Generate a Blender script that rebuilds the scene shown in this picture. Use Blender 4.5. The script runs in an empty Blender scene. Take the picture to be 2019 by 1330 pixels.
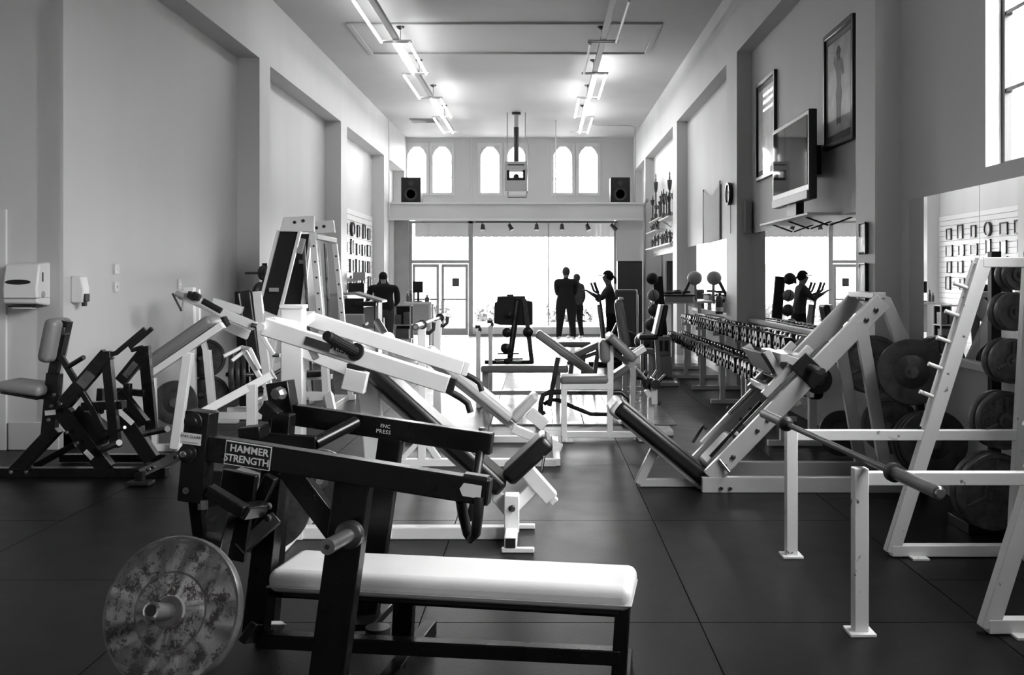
import bpy, math, random
from mathutils import Vector, Matrix
random.seed(7)
scene = bpy.context.scene
COL = scene.collection
R = math.radians
# ------------------------------------------------------------------ camera
F = 2019 * 35.0 / 36.0          # focal length in pixels of the 2019x1330 frame
VX, VY, EYE = 1068.0, 548.0, 1.5
cam_d = bpy.data.cameras.new('camera'); cam = bpy.data.objects.new('camera', cam_d); COL.objects.link(cam)
cam.location = (0, 0, EYE); cam.rotation_euler = (R(90), 0, 0)
cam_d.lens = 35; cam_d.sensor_width = 36; cam_d.sensor_fit = 'HORIZONTAL'
cam_d.shift_x = (1009.5 - VX) / 2019; cam_d.shift_y = (VY - 665) / 2019
cam_d.clip_start = .05; cam_d.clip_end = 300
scene.camera = cam
# ------------------------------------------------------------------ sky and exposure
world = bpy.data.worlds.new('overcast_sky'); scene.world = world; world.use_nodes = True
bg = world.node_tree.nodes['Background']
bg.inputs[0].default_value = (1, 1, 1, 1); bg.inputs[1].default_value = 8.0
scene.view_settings.view_transform = 'Standard'; scene.view_settings.look = 'None'
scene.view_settings.gamma = 1; scene.view_settings.use_curve_mapping = False
scene.view_settings.exposure = 2.1
TUBE_STRENGTH = 5.0
# daylight portals in the window openings (they only guide the sampling of the sky)
def portal(loc, rot, sx, sy):
    l = bpy.data.lights.new('window_portal', 'AREA'); l.shape = 'RECTANGLE'; l.size = sx; l.size_y = sy
    l.cycles.is_portal = True
    o = bpy.data.objects.new('window_portal', l); COL.objects.link(o); o.location = loc; o.rotation_euler = rot
portal((-.75, 26.05, 1.6), (R(-90), 0, 0), 5.4, 2.9)
portal((-1.1, 28.95, 4.6), (R(-90), 0, 0), 5.8, 1.5)
portal((3.12, 4.7, 3.4), (0, R(90), 0), 2.5, 3.5)
portal((3.12, .2, 3.4), (0, R(90), 0), 2.5, 1.9)  # opening of the unseen window added for fill

# ------------------------------------------------------------------ materials (all procedural)
MATS = {}
def mat(name, g, rough=.5, metal=0., spec=.5, coat=0., noise=0., scale=8., bump=0., bscale=60., g2=None, stretch=None, rnoise=0.):
    m = bpy.data.materials.new(name); m.use_nodes = True; nt = m.node_tree; b = nt.nodes['Principled BSDF']
    b.inputs['Base Color'].default_value = (g, g, g, 1); b.inputs['Roughness'].default_value = rough
    b.inputs['Metallic'].default_value = metal; b.inputs['Specular IOR Level'].default_value = spec
    b.inputs['Coat Weight'].default_value = coat; b.inputs['Coat Roughness'].default_value = .12
    if noise or bump or rnoise:
        tc = nt.nodes.new('ShaderNodeTexCoord'); src = tc.outputs['Object']
        if stretch:
            mp = nt.nodes.new('ShaderNodeMapping'); mp.inputs['Scale'].default_value = stretch
            nt.links.new(src, mp.inputs[0]); src = mp.outputs[0]
    if noise or rnoise:
        n = nt.nodes.new('ShaderNodeTexNoise'); n.inputs['Scale'].default_value = scale; n.inputs['Detail'].default_value = 6
        nt.links.new(src, n.inputs['Vector'])
    if noise:
        r = nt.nodes.new('ShaderNodeValToRGB'); e = r.color_ramp.elements
        lo = max(0, g * (1 - noise)); hi = (g * (1 + noise)) if g2 is None else g2
        e[0].position = .3; e[0].color = (lo, lo, lo, 1); e[1].position = .7; e[1].color = (hi, hi, hi, 1)
        nt.links.new(n.outputs['Fac'], r.inputs[0]); nt.links.new(r.outputs[0], b.inputs['Base Color'])
    if rnoise:
        mr = nt.nodes.new('ShaderNodeMapRange'); mr.inputs[3].default_value = max(.02, rough - rnoise); mr.inputs[4].default_value = rough + rnoise
        nt.links.new(n.outputs['Fac'], mr.inputs[0]); nt.links.new(mr.outputs[0], b.inputs['Roughness'])
    if bump:
        n2 = nt.nodes.new('ShaderNodeTexNoise'); n2.inputs['Scale'].default_value = bscale; n2.inputs['Detail'].default_value = 4
        nt.links.new(src, n2.inputs['Vector'])
        bp = nt.nodes.new('ShaderNodeBump'); bp.inputs['Strength'].default_value = bump; bp.inputs['Distance'].default_value = .01
        nt.links.new(n2.outputs['Fac'], bp.inputs['Height']); nt.links.new(bp.outputs[0], b.inputs['Normal'])
    MATS[name] = m
    return m
mat('wall', .60, .55, noise=.05, scale=.9, bump=.12, bscale=5, stretch=(1, 1, .35))
mat('ceiling', .50, .6, noise=.06, scale=.7)
mat('trim', .66, .45)
mat('column', .30, .6, noise=.08, scale=3)
mat('frame_grey', .33, .45)
mat('mat_rubber', .006, .38, spec=.14, noise=.35, scale=3.5, bump=.15, bscale=140, rnoise=.08)
mat('concrete', .55, .22, noise=.12, scale=1.5)
mat('plywood', .42, .22, noise=.25, scale=4, stretch=(.4, 6, 1), coat=.4)
mat('white_paint', .86, .32, coat=.3, noise=.03, scale=6)
mat('chipped_white', .80, .38, coat=.2)
mat('grey_paint', .42, .28, coat=.3, noise=.05, scale=5)
mat('black_paint', .005, .26, spec=.35, coat=.08, rnoise=.1, scale=7)
mat('satin_black', .009, .4, spec=.35)
mat('worn_steel', .16, .3, metal=.6, noise=.4, scale=9, rnoise=.1)
mat('chrome', .62, .16, metal=1.)
mat('dark_steel', .10, .32, metal=.8, noise=.3, scale=12)
mat('vinyl_black', .012, .34, bump=.08, bscale=160)
mat('vinyl_grey', .20, .4, bump=.08, bscale=160)
mat('vinyl_white', .6, .38, bump=.06, bscale=120, noise=.05, scale=3)
mat('rubber', .010, .55)
mat('plate_dark', .035, .42, noise=.5, scale=14, bump=.2, bscale=40)
mat('iron', .10, .36, metal=.35, noise=.4, scale=18)
mat('dumbbell_black', .012, .24)
mat('mirror', .93, .0, metal=1.)
mat('tv_screen', .003, .03, spec=.15)
mat('plastic_white', .74, .35)
mat('plastic_grey', .36, .4)
mat('plastic_black', .02, .3)
mat('cloth_black', .012, .85, spec=.2)
mat('cloth_grey', .055, .85, spec=.2)
mat('cloth_light', .45, .85, spec=.2)
mat('skin', .20, .5)
mat('hair', .01, .5)
mat('shoe_white', .75, .5)
mat('paper', .75, .7)
mat('print_dark', .05, .6)
mat('picture_mat', .085, .5)
mat('picture_art', .6, .3, noise=.35, scale=5, g2=.8)
mat('frame_black', .012, .3)
mat('leaf', .26, .6, noise=.5, scale=5)
mat('brick_far', .45, .8)
mat('asphalt', .2, .9)
mat('banner', .74, .8)
mat('gold', .10, .25, metal=.7)
mat('slat', .78, .5)
mat('cream_label', .70, .5)
mat('wood_dark', .09, .45, noise=.3, scale=9)
def plate_chipped():
    m = mat('plate_chipped', .3, .55); nt = m.node_tree; b = nt.nodes['Principled BSDF']
    tc = nt.nodes.new('ShaderNodeTexCoord'); n = nt.nodes.new('ShaderNodeTexNoise'); n.inputs['Scale'].default_value = 130; n.inputs['Detail'].default_value = 9
    n.inputs['Roughness'].default_value = .75
    n3 = nt.nodes.new('ShaderNodeTexNoise'); n3.inputs['Scale'].default_value = 24; n3.inputs['Detail'].default_value = 3
    nt.links.new(tc.outputs['Object'], n.inputs['Vector']); nt.links.new(tc.outputs['Object'], n3.inputs['Vector'])
    ad = nt.nodes.new('ShaderNodeMath'); ad.operation = 'ADD'; nt.links.new(n.outputs['Fac'], ad.inputs[0]); nt.links.new(n3.outputs['Fac'], ad.inputs[1])
    r = nt.nodes.new('ShaderNodeValToRGB'); e = r.color_ramp.elements
    e[0].position = .45; e[0].color = (.06, .05, .05, 1); e[1].position = .50; e[1].color = (.36, .36, .36, 1)
    hf = nt.nodes.new('ShaderNodeMath'); hf.operation = 'MULTIPLY'; hf.inputs[1].default_value = .5; nt.links.new(ad.outputs[0], hf.inputs[0])
    nt.links.new(hf.outputs[0], r.inputs[0]); nt.links.new(r.outputs[0], b.inputs['Base Color'])
plate_chipped()
def chips(name):   # white paint with dark chips along worn spots
    m = MATS[name]; nt = m.node_tree; b = nt.nodes['Principled BSDF']
    tc = nt.nodes.new('ShaderNodeTexCoord'); n = nt.nodes.new('ShaderNodeTexNoise'); n.inputs['Scale'].default_value = 13; n.inputs['Detail'].default_value = 8
    nt.links.new(tc.outputs['Object'], n.inputs['Vector'])
    r = nt.nodes.new('ShaderNodeValToRGB'); e = r.color_ramp.elements
    e[0].position = .30; e[0].color = (.12, .12, .12, 1); e[1].position = .335; e[1].color = (.80, .80, .80, 1)
    nt.links.new(n.outputs['Fac'], r.inputs[0]); nt.links.new(r.outputs[0], b.inputs['Base Color'])
chips('chipped_white')
def glass():
    m = bpy.data.materials.new('window_glass'); m.use_nodes = True; nt = m.node_tree
    for n in list(nt.nodes): nt.nodes.remove(n)
    o = nt.nodes.new('ShaderNodeOutputMaterial'); t = nt.nodes.new('ShaderNodeBsdfTransparent'); g = nt.nodes.new('ShaderNodeBsdfGlossy')
    g.inputs['Roughness'].default_value = .02; t.inputs[0].default_value = (.93, .93, .93, 1)
    mx = nt.nodes.new('ShaderNodeMixShader'); mx.inputs[0].default_value = .06
    nt.links.new(t.outputs[0], mx.inputs[1]); nt.links.new(g.outputs[0], mx.inputs[2]); nt.links.new(mx.outputs[0], o.inputs[0])
    MATS['glass'] = m
glass()
def sheer():
    m = mat('sheer', .6, .9); b = m.node_tree.nodes['Principled BSDF']; t = m.node_tree.nodes.new('ShaderNodeBsdfTranslucent'); t.inputs[0].default_value = (.35, .35, .35, 1)
    mx = m.node_tree.nodes.new('ShaderNodeMixShader'); mx.inputs[0].default_value = .6; o = m.node_tree.nodes['Material Output']
    m.node_tree.links.new(b.outputs[0], mx.inputs[1]); m.node_tree.links.new(t.outputs[0], mx.inputs[2]); m.node_tree.links.new(mx.outputs[0], o.inputs[0])
sheer()
def emit(name, s):
    m = bpy.data.materials.new(name); m.use_nodes = True; nt = m.node_tree; b = nt.nodes['Principled BSDF']
    b.inputs['Base Color'].default_value = (.8, .8, .8, 1); b.inputs['Emission Color'].default_value = (1, 1, 1, 1); b.inputs['Emission Strength'].default_value = s
    MATS[name] = m
emit('tube_lit', TUBE_STRENGTH)

# ------------------------------------------------------------------ mesh helpers
def V(*a): return Vector(a)
def T(px, py, Y):                       # a point at depth Y behind a pixel of the photograph
    return Vector(((px - VX) * Y / F, Y, EYE - (py - VY) * Y / F))
class MB:
    def __init__(s): s.v = []; s.f = []
    def add(s, vs, fs):
        k = len(s.v); s.v += [Vector(v) for v in vs]; s.f += [tuple(i + k for i in f) for f in fs]; return s
    def obox(s, c, a, b, d):            # centre and three half-axis vectors
        c = Vector(c); vs = [c + i * a + j * b + k * d for i in (-1, 1) for j in (-1, 1) for k in (-1, 1)]
        fs = [(0, 1, 3, 2), (4, 6, 7, 5), (0, 4, 5, 1), (2, 3, 7, 6), (0, 2, 6, 4), (1, 5, 7, 3)]
        if a.cross(b).dot(d) < 0: fs = [f[::-1] for f in fs]
        return s.add(vs, fs)
    def box(s, x0, x1, y0, y1, z0, z1):
        return s.obox(((x0 + x1) / 2, (y0 + y1) / 2, (z0 + z1) / 2), V((x1 - x0) / 2, 0, 0), V(0, (y1 - y0) / 2, 0), V(0, 0, (z1 - z0) / 2))
    def bar(s, p, q, w, d, ref=(0, 1, 0)):   # w across, d along ref
        p, q = Vector(p), Vector(q); a = (q - p); L = a.length; a = a / L; r = Vector(ref)
        v = r - r.dot(a) * a
        if v.length < .15: r = V(0, 0, 1); v = r - r.dot(a) * a
        v.normalize(); u = a.cross(v)
        return s.obox((p + q) / 2, a * (L / 2), u * (w / 2), v * (d / 2))
    def lathe(s, p, axis, prof, n=20):  # prof: (radius, height along axis)
        p = Vector(p); a = Vector(axis).normalized(); r = V(0, 0, 1) if abs(a.z) < .9 else V(1, 0, 0)
        u = a.cross(r).normalized(); w = a.cross(u); vs = []; fs = []
        for (rad, h) in prof:
            for i in range(n):
                t = 2 * math.pi * i / n; vs.append(p + a * h + (u * math.cos(t) + w * math.sin(t)) * max(rad, 1e-5))
        for k in range(len(prof) - 1):
            for i in range(n):
                j = (i + 1) % n; fs.append((k * n + i, (k + 1) * n + i, (k + 1) * n + j, k * n + j))
        fs.append(tuple(range(n))); fs.append(tuple(range((len(prof) - 1) * n, len(prof) * n))[::-1])
        # orient outwards
        return s.add(vs, fs)
    def tube(s, p, q, r, n=12, r2=None):
        p, q = Vector(p), Vector(q); L = (q - p).length
        return s.lathe(p, q - p, [(r, 0), (r if r2 is None else r2, L)], n)
    def path(s, pts, r, n=10):
        pts = [Vector(p) for p in pts]; vs = []; fs = []; prev = None
        for i, p in enumerate(pts):
            t = (pts[min(i + 1, len(pts) - 1)] - pts[max(i - 1, 0)]).normalized()
            if prev is None:
                u = t.orthogonal().normalized()
            else:
                u = (prev - prev.dot(t) * t).normalized()
            prev = u; w = t.cross(u)
            for k in range(n):
                a = 2 * math.pi * k / n; vs.append(p + (u * math.cos(a) + w * math.sin(a)) * r)
        for i in range(len(pts) - 1):
            for k in range(n):
                j = (k + 1) % n; fs.append((i * n + k, i * n + j, (i + 1) * n + j, (i + 1) * n + k))
        fs.append(tuple(range(n))[::-1]); fs.append(tuple(range((len(pts) - 1) * n, len(pts) * n)))
        return s.add(vs, fs)
    def prism(s, pts, off):
        pts = [Vector(p) for p in pts]; off = Vector(off); n = len(pts)
        vs = pts + [p + off for p in pts]
        fs = [tuple(range(n)), tuple(range(n, 2 * n))[::-1]] + [(i, i + n, (i + 1) % n + n, (i + 1) % n) for i in range(n)]
        return s.add(vs, fs)
    def ball(s, c, r, sc=(1, 1, 1), n=16, m=10):
        c = Vector(c); vs = []; fs = []
        for j in range(m + 1):
            ph = math.pi * j / m
            for i in range(n):
                t = 2 * math.pi * i / n
                vs.append(c + Vector((r * sc[0] * math.sin(ph) * math.cos(t), r * sc[1] * math.sin(ph) * math.sin(t), r * sc[2] * math.cos(ph))))
        for j in range(m):
            for i in range(n):
                k = (i + 1) % n; fs.append((j * n + i, (j + 1) * n + i, (j + 1) * n + k, j * n + k))
        return s.add(vs, fs)
def link(name, me, material, parent=None):
    o = bpy.data.objects.new(name, me); COL.objects.link(o)
    if me is not None and material and not me.materials: me.materials.append(MATS[material])
    if parent is not None: o.parent = parent
    return o
import bmesh
def mesh(mb, name, origin=(0, 0, 0), sharp=38):
    me = bpy.data.meshes.new(name); og = Vector(origin)
    me.from_pydata([tuple(v - og) for v in mb.v], [], mb.f)
    bm = bmesh.new(); bm.from_mesh(me); bmesh.ops.remove_doubles(bm, verts=bm.verts, dist=1e-5)
    bmesh.ops.recalc_face_normals(bm, faces=bm.faces); bm.to_mesh(me); bm.free()
    me.polygons.foreach_set('use_smooth', [True] * len(me.polygons)); me.set_sharp_from_angle(angle=R(sharp))
    return me
def wloc(o):
    l = o.location.copy()
    while o.parent: o = o.parent; l += o.location
    return l
def part(parent, name, mb, material, bevel=0, seg=2, label=None):
    og = wloc(parent) if parent is not None else V(0, 0, 0)
    o = link(name, mesh(mb, name, og), material, parent)
    if bevel:
        b = o.modifiers.new('bevel', 'BEVEL'); b.width = bevel; b.segments = seg; b.limit_method = 'ANGLE'; b.angle_limit = R(40)
    if label: o['label'] = label
    return o
def tag(o, label, cat, group=None):
    o['label'] = label; o['category'] = cat
    if group: o['group'] = group
    return o
def thing(name, label, cat, loc=(0, 0, 0), group=None):
    o = bpy.data.objects.new(name, None); COL.objects.link(o); o.location = loc; o.empty_display_size = .1
    return tag(o, label, cat, group)
def solo(name, label, cat, mb, material, group=None, bevel=0, seg=2, origin=None):   # a thing of one mesh
    og = origin if origin is not None else sum((v for v in mb.v), V(0, 0, 0)) / len(mb.v)
    o = link(name, mesh(mb, name, og), material); o.location = og
    if bevel:
        b = o.modifiers.new('bevel', 'BEVEL'); b.width = bevel; b.segments = seg; b.limit_method = 'ANGLE'; b.angle_limit = R(40)
    return tag(o, label, cat, group)
def struct(name, mb, material, parent=None, label=None, bevel=0):
    o = part(parent, name, mb, material, bevel, label=label)
    if parent is None: o['kind'] = 'structure'
    return o
def copy_tree(o, parent=None):
    c = o.copy(); COL.objects.link(c); c.parent = parent
    for ch in [x for x in bpy.data.objects if x.parent == o]: copy_tree(ch, c)
    return c
BARN = [0]
def bar(root, name, p, q, w, d, material='white_paint', bevel=.004, ref=(0, 1, 0)):
    BARN[0] += 1; k = 1 - .012 * (BARN[0] % 6)     # no two members share a face plane
    return part(root, name, MB().bar(p, q, w, d * k, ref), material, bevel)
def tube(root, name, p, q, r, material='chrome', n=14):
    return part(root, name, MB().tube(p, q, r, n), material)
def pad(root, name, p, q, thick, width, material='vinyl_black', ref=(0, 1, 0), bevel=None):
    o = part(root, name, MB().bar(p, q, thick, width, ref), material, bevel if bevel else min(thick * .42, .035), 4)
    return o
def bolt(root, p, n, r=.012, material='worn_steel', h=.012):
    return part(root, 'bolt', MB().lathe(p, n, [(r, 0), (r, h * .7), (r * .7, h)], 8), material)
def text(root, name, body, c, right, up, size, material, spacing=1., ext=.0006, bold=0.):
    cu = bpy.data.curves.new(name, 'FONT'); cu.body = body; cu.size = size; cu.align_x = 'CENTER'; cu.align_y = 'CENTER'
    cu.extrude = ext; cu.space_character = spacing; cu.space_line = .82; cu.resolution_u = 3; cu.offset = bold
    tmp = bpy.data.objects.new('tmp', cu); COL.objects.link(tmp)
    me = bpy.data.meshes.new_from_object(tmp.evaluated_get(bpy.context.evaluated_depsgraph_get()))
    bpy.data.objects.remove(tmp); bpy.data.curves.remove(cu)
    right = Vector(right).normalized(); up = Vector(up); up = (up - up.dot(right) * right).normalized(); n = right.cross(up)
    M = Matrix((right, up, n)).transposed().to_4x4(); M.translation = Vector(c) - wloc(root)
    me.transform(M); me.materials.clear(); me.name = name
    return link(name, me, material, root)
# ================================================================== the room
CEIL, XL, XR, XLB, XRB, YB, YS, BEAM = 5.54, -3.91, 2.635, -4.22, 2.84, 28.7, 25.8, 4.55
# floor slab, rubber mats, polished front floor
fl = struct('floor', MB().box(-6.6, 3.1, -5.2, 17.52, -.2, -.012), 'satin_black')
struct('floor_front', MB().box(-6.6, 3.1, 17.52, 26.0, -.2, 0), 'concrete')
xs = [-6.63, -5.41, -4.19, -2.97, -1.75, -.53, .69, 1.91, 2.84]
mat_mesh = {}
for ci in range(len(xs) - 1):
    w = xs[ci + 1] - xs[ci]; off = {6: -.73, 5: .49}.get(ci, .0 if ci % 2 else -.73)
    y = -4.9 + off
    ys = []
    y0 = 6.17 + (0 if ci in (5, 6, 4, 2, 0) else -1.22)
    k0 = math.floor((y0 + 4.9) / 1.83)
    y = y0 - k0 * 1.83
    ys = [-5.0] + [y + i * 1.83 for i in range(0, 14)]
    ys = [v for v in ys if v < 17.3] + [17.5]
    for a, b in zip(ys[:-1], ys[1:]):
        if b - a < .1: continue
        key = (round(w, 3), round(b - a, 3))
        if key not in mat_mesh:
            mat_mesh[key] = mesh(MB().box(-w / 2 + .003, w / 2 - .003, -(b - a) / 2 + .003, (b - a) / 2 - .003, -.012, 0), 'rubber_mat')
        o = link('rubber_mat', mat_mesh[key], 'mat_rubber', fl); o.location = ((xs[ci] + xs[ci + 1]) / 2, (a + b) / 2, 0)
# ceiling
ce = struct('ceiling', MB().box(-6.6, 3.1, -5.2, 28.9, CEIL, CEIL + .2), 'ceiling')
tr = MB()
for (x0, x1, y0, y1) in ((-3.1, 1.92, 15.75, 15.82), (-3.1, 1.92, 17.85, 17.92), (-3.1, -3.02, 15.82, 17.85), (1.84, 1.92, 15.82, 17.85)):
    tr.box(x0, x1, y0, y1, CEIL - .03, CEIL)
part(ce, 'panel_trim', tr, 'ceiling', .004)
# left wall: recessed bays between pilasters under a deep beam
wl = struct('wall_left', MB().box(XLB - .2, XLB, 8.72, 28.9, 0, CEIL), 'wall')
part(wl, 'beam', MB().box(XLB, XL, 8.72, 28.7, BEAM, CEIL), 'wall')
for a, b in ((13.8, 14.34), (19.4, 20.0), (24.7, 25.6), (28.35, 28.7)):
    part(wl, 'pilaster', MB().box(XLB, XL, a, b, 0, BEAM), 'wall')
part(wl, 'corner_strip', MB().box(XLB, XLB + .03, 8.72, 9.25, 0, BEAM), 'wall')
for a, b in ((8.72, 13.8), (14.34, 19.4), (20, 24.7)):
    part(wl, 'baseboard', MB().box(XLB, XLB + .03, a, b, 0, .16), 'trim', .004)
wr_ = MB().box(-6.6, -5.72, 8.72, 8.95, 0, CEIL).box(-4.74, XLB, 8.72, 8.95, 0, CEIL).box(-5.72, -4.74, 8.72, 8.95, 2.04, CEIL)
wlr = struct('wall_left_return', wr_, 'wall')
struct('baseboard_left', MB().box(-4.66, XLB - .002, 8.695, 8.72, 0, .24), 'wall', bevel=.004)
d1 = struct('door_1', MB().box(-5.70, -4.76, 8.76, 8.80, .01, 2.03), 'trim')
part(d1, 'door_casing', MB().box(-4.76, -4.68, 8.69, 8.75, 0, 2.10).box(-5.80, -4.76, 8.69, 8.75, 2.03, 2.10).box(-5.80, -5.70, 8.69, 8.75, 0, 2.03), 'trim', .006)
part(d1, 'door_knob', MB().ball((-5.6, 8.72, 1.0), .03), 'chrome')
struct('wall_far_left', MB().box(-6.8, -6.6, -5.2, 8.95, 0, CEIL), 'wall')
struct('wall_rear', MB().box(-6.6, 3.1, -5.4, -5.2, 0, CEIL), 'wall')
# right wall: high window, plus an unseen second one added for fill light
W1, W_FILL, WZ0, WZ1 = (3.0, 6.37), (-.7, 1.1), 2.21, 4.62
wr = MB().box(XRB, XRB + .22, 6.37, 28.9, 0, CEIL).box(XRB, XRB + .22, -5.2, 6.37, 0, WZ0).box(XRB, XRB + .22, -5.2, 6.37, WZ1, CEIL)
wr.box(XRB, XRB + .22, -5.2, W_FILL[0], WZ0, WZ1).box(XRB, XRB + .22, W_FILL[1], W1[0], WZ0, WZ1)
wr = struct('wall_right', wr, 'wall')
part(wr, 'beam', MB().box(XR, XRB, 7.87, 28.7, BEAM, CEIL), 'wall')
for a, b in ((7.87, 8.35), (13.44, 14.2), (19.4, 20.0), (25.3, 25.6), (28.35, 28.7)):
    part(wr, 'pilaster', MB().box(XR, XRB, a, b, 0, BEAM), 'wall')
for a, b in ((8.35, 13.44), (14.2, 19.4), (20, 25.3), (-5, 7.87)):
    part(wr, 'baseboard', MB().box(XRB - .03, XRB, a, b, 0, .12), 'trim', .004)
for i, (a, b) in enumerate((W1, W_FILL)):  # the second window is unseen, added to brighten the near end
    w = struct('window_%d' % (i + 1), MB().box(XRB + .10, XRB + .15, a, a + .05, WZ0, WZ1).box(XRB + .10, XRB + .15, b - .05, b, WZ0, WZ1).box(XRB + .10, XRB + .15, a + .05, b - .05, WZ0, WZ0 + .03).box(XRB + .10, XRB + .15, a + .05, b - .05, WZ1 - .05, WZ1), 'frame_black')
    n = round((b - a) / .55); k = WZ0
    for j in range(1, n): y = a + (b - a) * j / n; part(w, 'muntin', MB().box(XRB + .105, XRB + .14, y - .012, y + .012, WZ0 + .03, WZ1 - .05), 'frame_black')
    for z in (2.69, 3.18, 3.67, 4.16): part(w, 'muntin', MB().box(XRB + .105, XRB + .14, a + .05, b - .05, z - .012, z + .012), 'frame_black')
    zs = [WZ0 + .02, 2.69, 3.18, 3.67, 4.16, WZ1 - .03]
    for j in range(n):
        for q in range(5):
            part(w, 'pane', MB().box(XRB + .12, XRB + .126, a + (b - a) * j / n, a + (b - a) * (j + 1) / n, zs[q], zs[q + 1]), 'glass')
# mirrors along the right wall
def mirror(y0, y1, seams, label, z0=.96, z1=2.1):
    m = thing('wall_mirror', label, 'mirror', (XRB - .01, (y0 + y1) / 2, z0), 'mirrors along the right wall')
    e = [y0] + seams + [y1]
    for a, b in zip(e[:-1], e[1:]):
        part(m, 'mirror_panel', MB().box(XRB - .012, XRB - .002, a + .003, b - .003, z0, z1), 'mirror')
    part(m, 'ledge', MB().box(XRB - .05, XRB, y0, y1, z0 - .055, z0 - .002), 'trim', .005)
mirror(3.0, 7.66, [4.9, 6.43], 'large wall mirror behind the white squat rack below the high window')
mirror(8.36, 13.42, [10.9], 'long wall mirror behind the dumbbell rack, below the television')
mirror(14.22, 19.38, [16.8], 'wall mirror under the pale hanging banner and the round clock')
mirror(20.02, 25.2, [22.6], 'far wall mirror beneath the trophy shelves', .96, 2.05)
# mezzanine ledge
lg = struct('trim_1', MB().box(XL, XR, 25.36, 25.6, 3.0, 3.38), 'wall', label='deep plaster ledge above the shop front')
part(lg, 'cornice', MB().box(XL, XR, 25.30, 25.6, 3.38, 3.43), 'trim', .008)
part(lg, 'soffit_lip', MB().box(XL + .02, XR - .02, 25.32, 25.36, 2.97, 3.02), 'trim', .004)
part(lg, 'gallery_floor', MB().box(XL, XR, 25.6, 28.7, 3.1, 3.38), 'wall')
# upper rear wall with six arched windows
wins = [(-3.60, .53), (-2.87, .53), (-1.49, .53), (-.73, .53), (.61, .53), (1.345, .53)]
Z0, Z1 = 3.96, 5.28
wb = MB().box(-4.4, 3.05, YB, YB + .22, 3.1, Z0).box(-4.4, 3.05, YB, YB + .22, Z1, CEIL)
ex = [-4.4]
for c, w in wins: ex += [c - w / 2, c + w / 2]
ex.append(3.05)
for i in range(0, len(ex), 2): wb.box(ex[i], ex[i + 1], YB, YB + .22, Z0, Z1)
for c, w in wins:
    for s in (-1, 1):
        x = c + s * w / 2
        wb.prism([(x, YB, Z1), (x - s * .17, YB, Z1), (x - s * .07, YB, Z1 - .1), (x, YB, Z1 - .24)], (0, .22, 0))
struct('wall_back_upper', wb, 'wall')
for i, (c, w) in enumerate(wins):
    o = struct('window_%d' % (i + 3), MB().box(c - w / 2 - .09, c - w / 2, YB - .03, YB, Z0 - .08, Z1 + .12).box(c + w / 2, c + w / 2 + .09, YB - .03, YB, Z0 - .08, Z1 + .12).box(c - w / 2, c + w / 2, YB - .03, YB, Z1 + .02, Z1 + .12).box(c - w / 2, c + w / 2, YB - .05, YB, Z0 - .08, Z0), 'trim', bevel=.004)
    for q in range(3):
        za = Z0 + (Z1 - Z0) * q / 3; part(o, 'pane', MB().box(c - w / 2, c + w / 2, YB + .12, YB + .126, za + .012, Z0 + (Z1 - Z0) * (q + 1) / 3), 'glass')
    for q in (1, 2): za = Z0 + (Z1 - Z0) * q / 3; part(o, 'glazing_bar', MB().box(c - w / 2, c + w / 2, YB + .115, YB + .135, za - .012, za + .012), 'trim')
# shop front: side columns, glazed screen, double door
struct('wall_back_left', MB().box(XL, -3.44, YS - .1, YS + .3, 0, 3.0), 'column')
struct('wall_back_right', MB().box(1.93, XR, YS - .1, YS + .3, 0, 3.0), 'wall')
struct('trim_2', MB().box(XL, XL + .1, YS - .22, YS - .1, 0, 3.0), 'trim', label='white corner strip beside the shop front')
sf = struct('wall_shopfront', MB().box(-3.44, -3.36, YS, YS + .1, 0, 2.98).box(-1.9, -1.78, YS, YS + .1, 0, 2.98).box(1.87, 1.93, YS, YS + .1, 0, 2.98).box(-3.36, -1.9, YS, YS + .1, 1.88, 1.97).box(-3.36, 1.87, YS, YS + .1, 2.92, 2.98), 'frame_grey', label='metal shop front framing')
part(sf, 'mullion', MB().box(.165, .195, YS + .02, YS + .08, .26, 2.92), 'frame_grey')
part(sf, 'bulkhead', MB().box(-1.78, 1.87, YS - .12, YS + .1, .06, .24), 'trim', .006)
part(sf, 'bulkhead_base', MB().box(-1.78, 1.87, YS - .10, YS + .1, 0, .06), 'column')
part(sf, 'pane', MB().box(-3.36, -1.9, YS + .05, YS + .056, 1.97, 2.92), 'glass')
part(sf, 'pane', MB().box(-1.78, .165, YS + .05, YS + .056, .24, 2.92), 'glass')
part(sf, 'pane', MB().box(.195, 1.87, YS + .05, YS + .056, .24, 2.92), 'glass')
for i, (a, b) in enumerate(((-3.35, -2.66), (-2.60, -1.91))):
    d = struct('door_%d' % (i + 2), MB().box(a, a + .07, YS + .02, YS + .07, .02, 1.87).box(b - .07, b, YS + .02, YS + .07, .02, 1.87).box(a + .07, b - .07, YS + .02, YS + .07, .02, .2).box(a + .07, b - .07, YS + .02, YS + .07, 1.78, 1.87), 'frame_grey')
    part(d, 'pane', MB().box(a + .07, b - .07, YS + .04, YS + .046, .2, 1.78), 'glass')
    part(d, 'push_bar', MB().tube((a + .05, YS - .01, .95), (b - .05, YS - .01, .95), .018), 'worn_steel')
part(d, 'notice', MB().box(-2.32, -2.14, YS + .03, YS + .036, 1.28, 1.5), 'print_dark')
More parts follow.
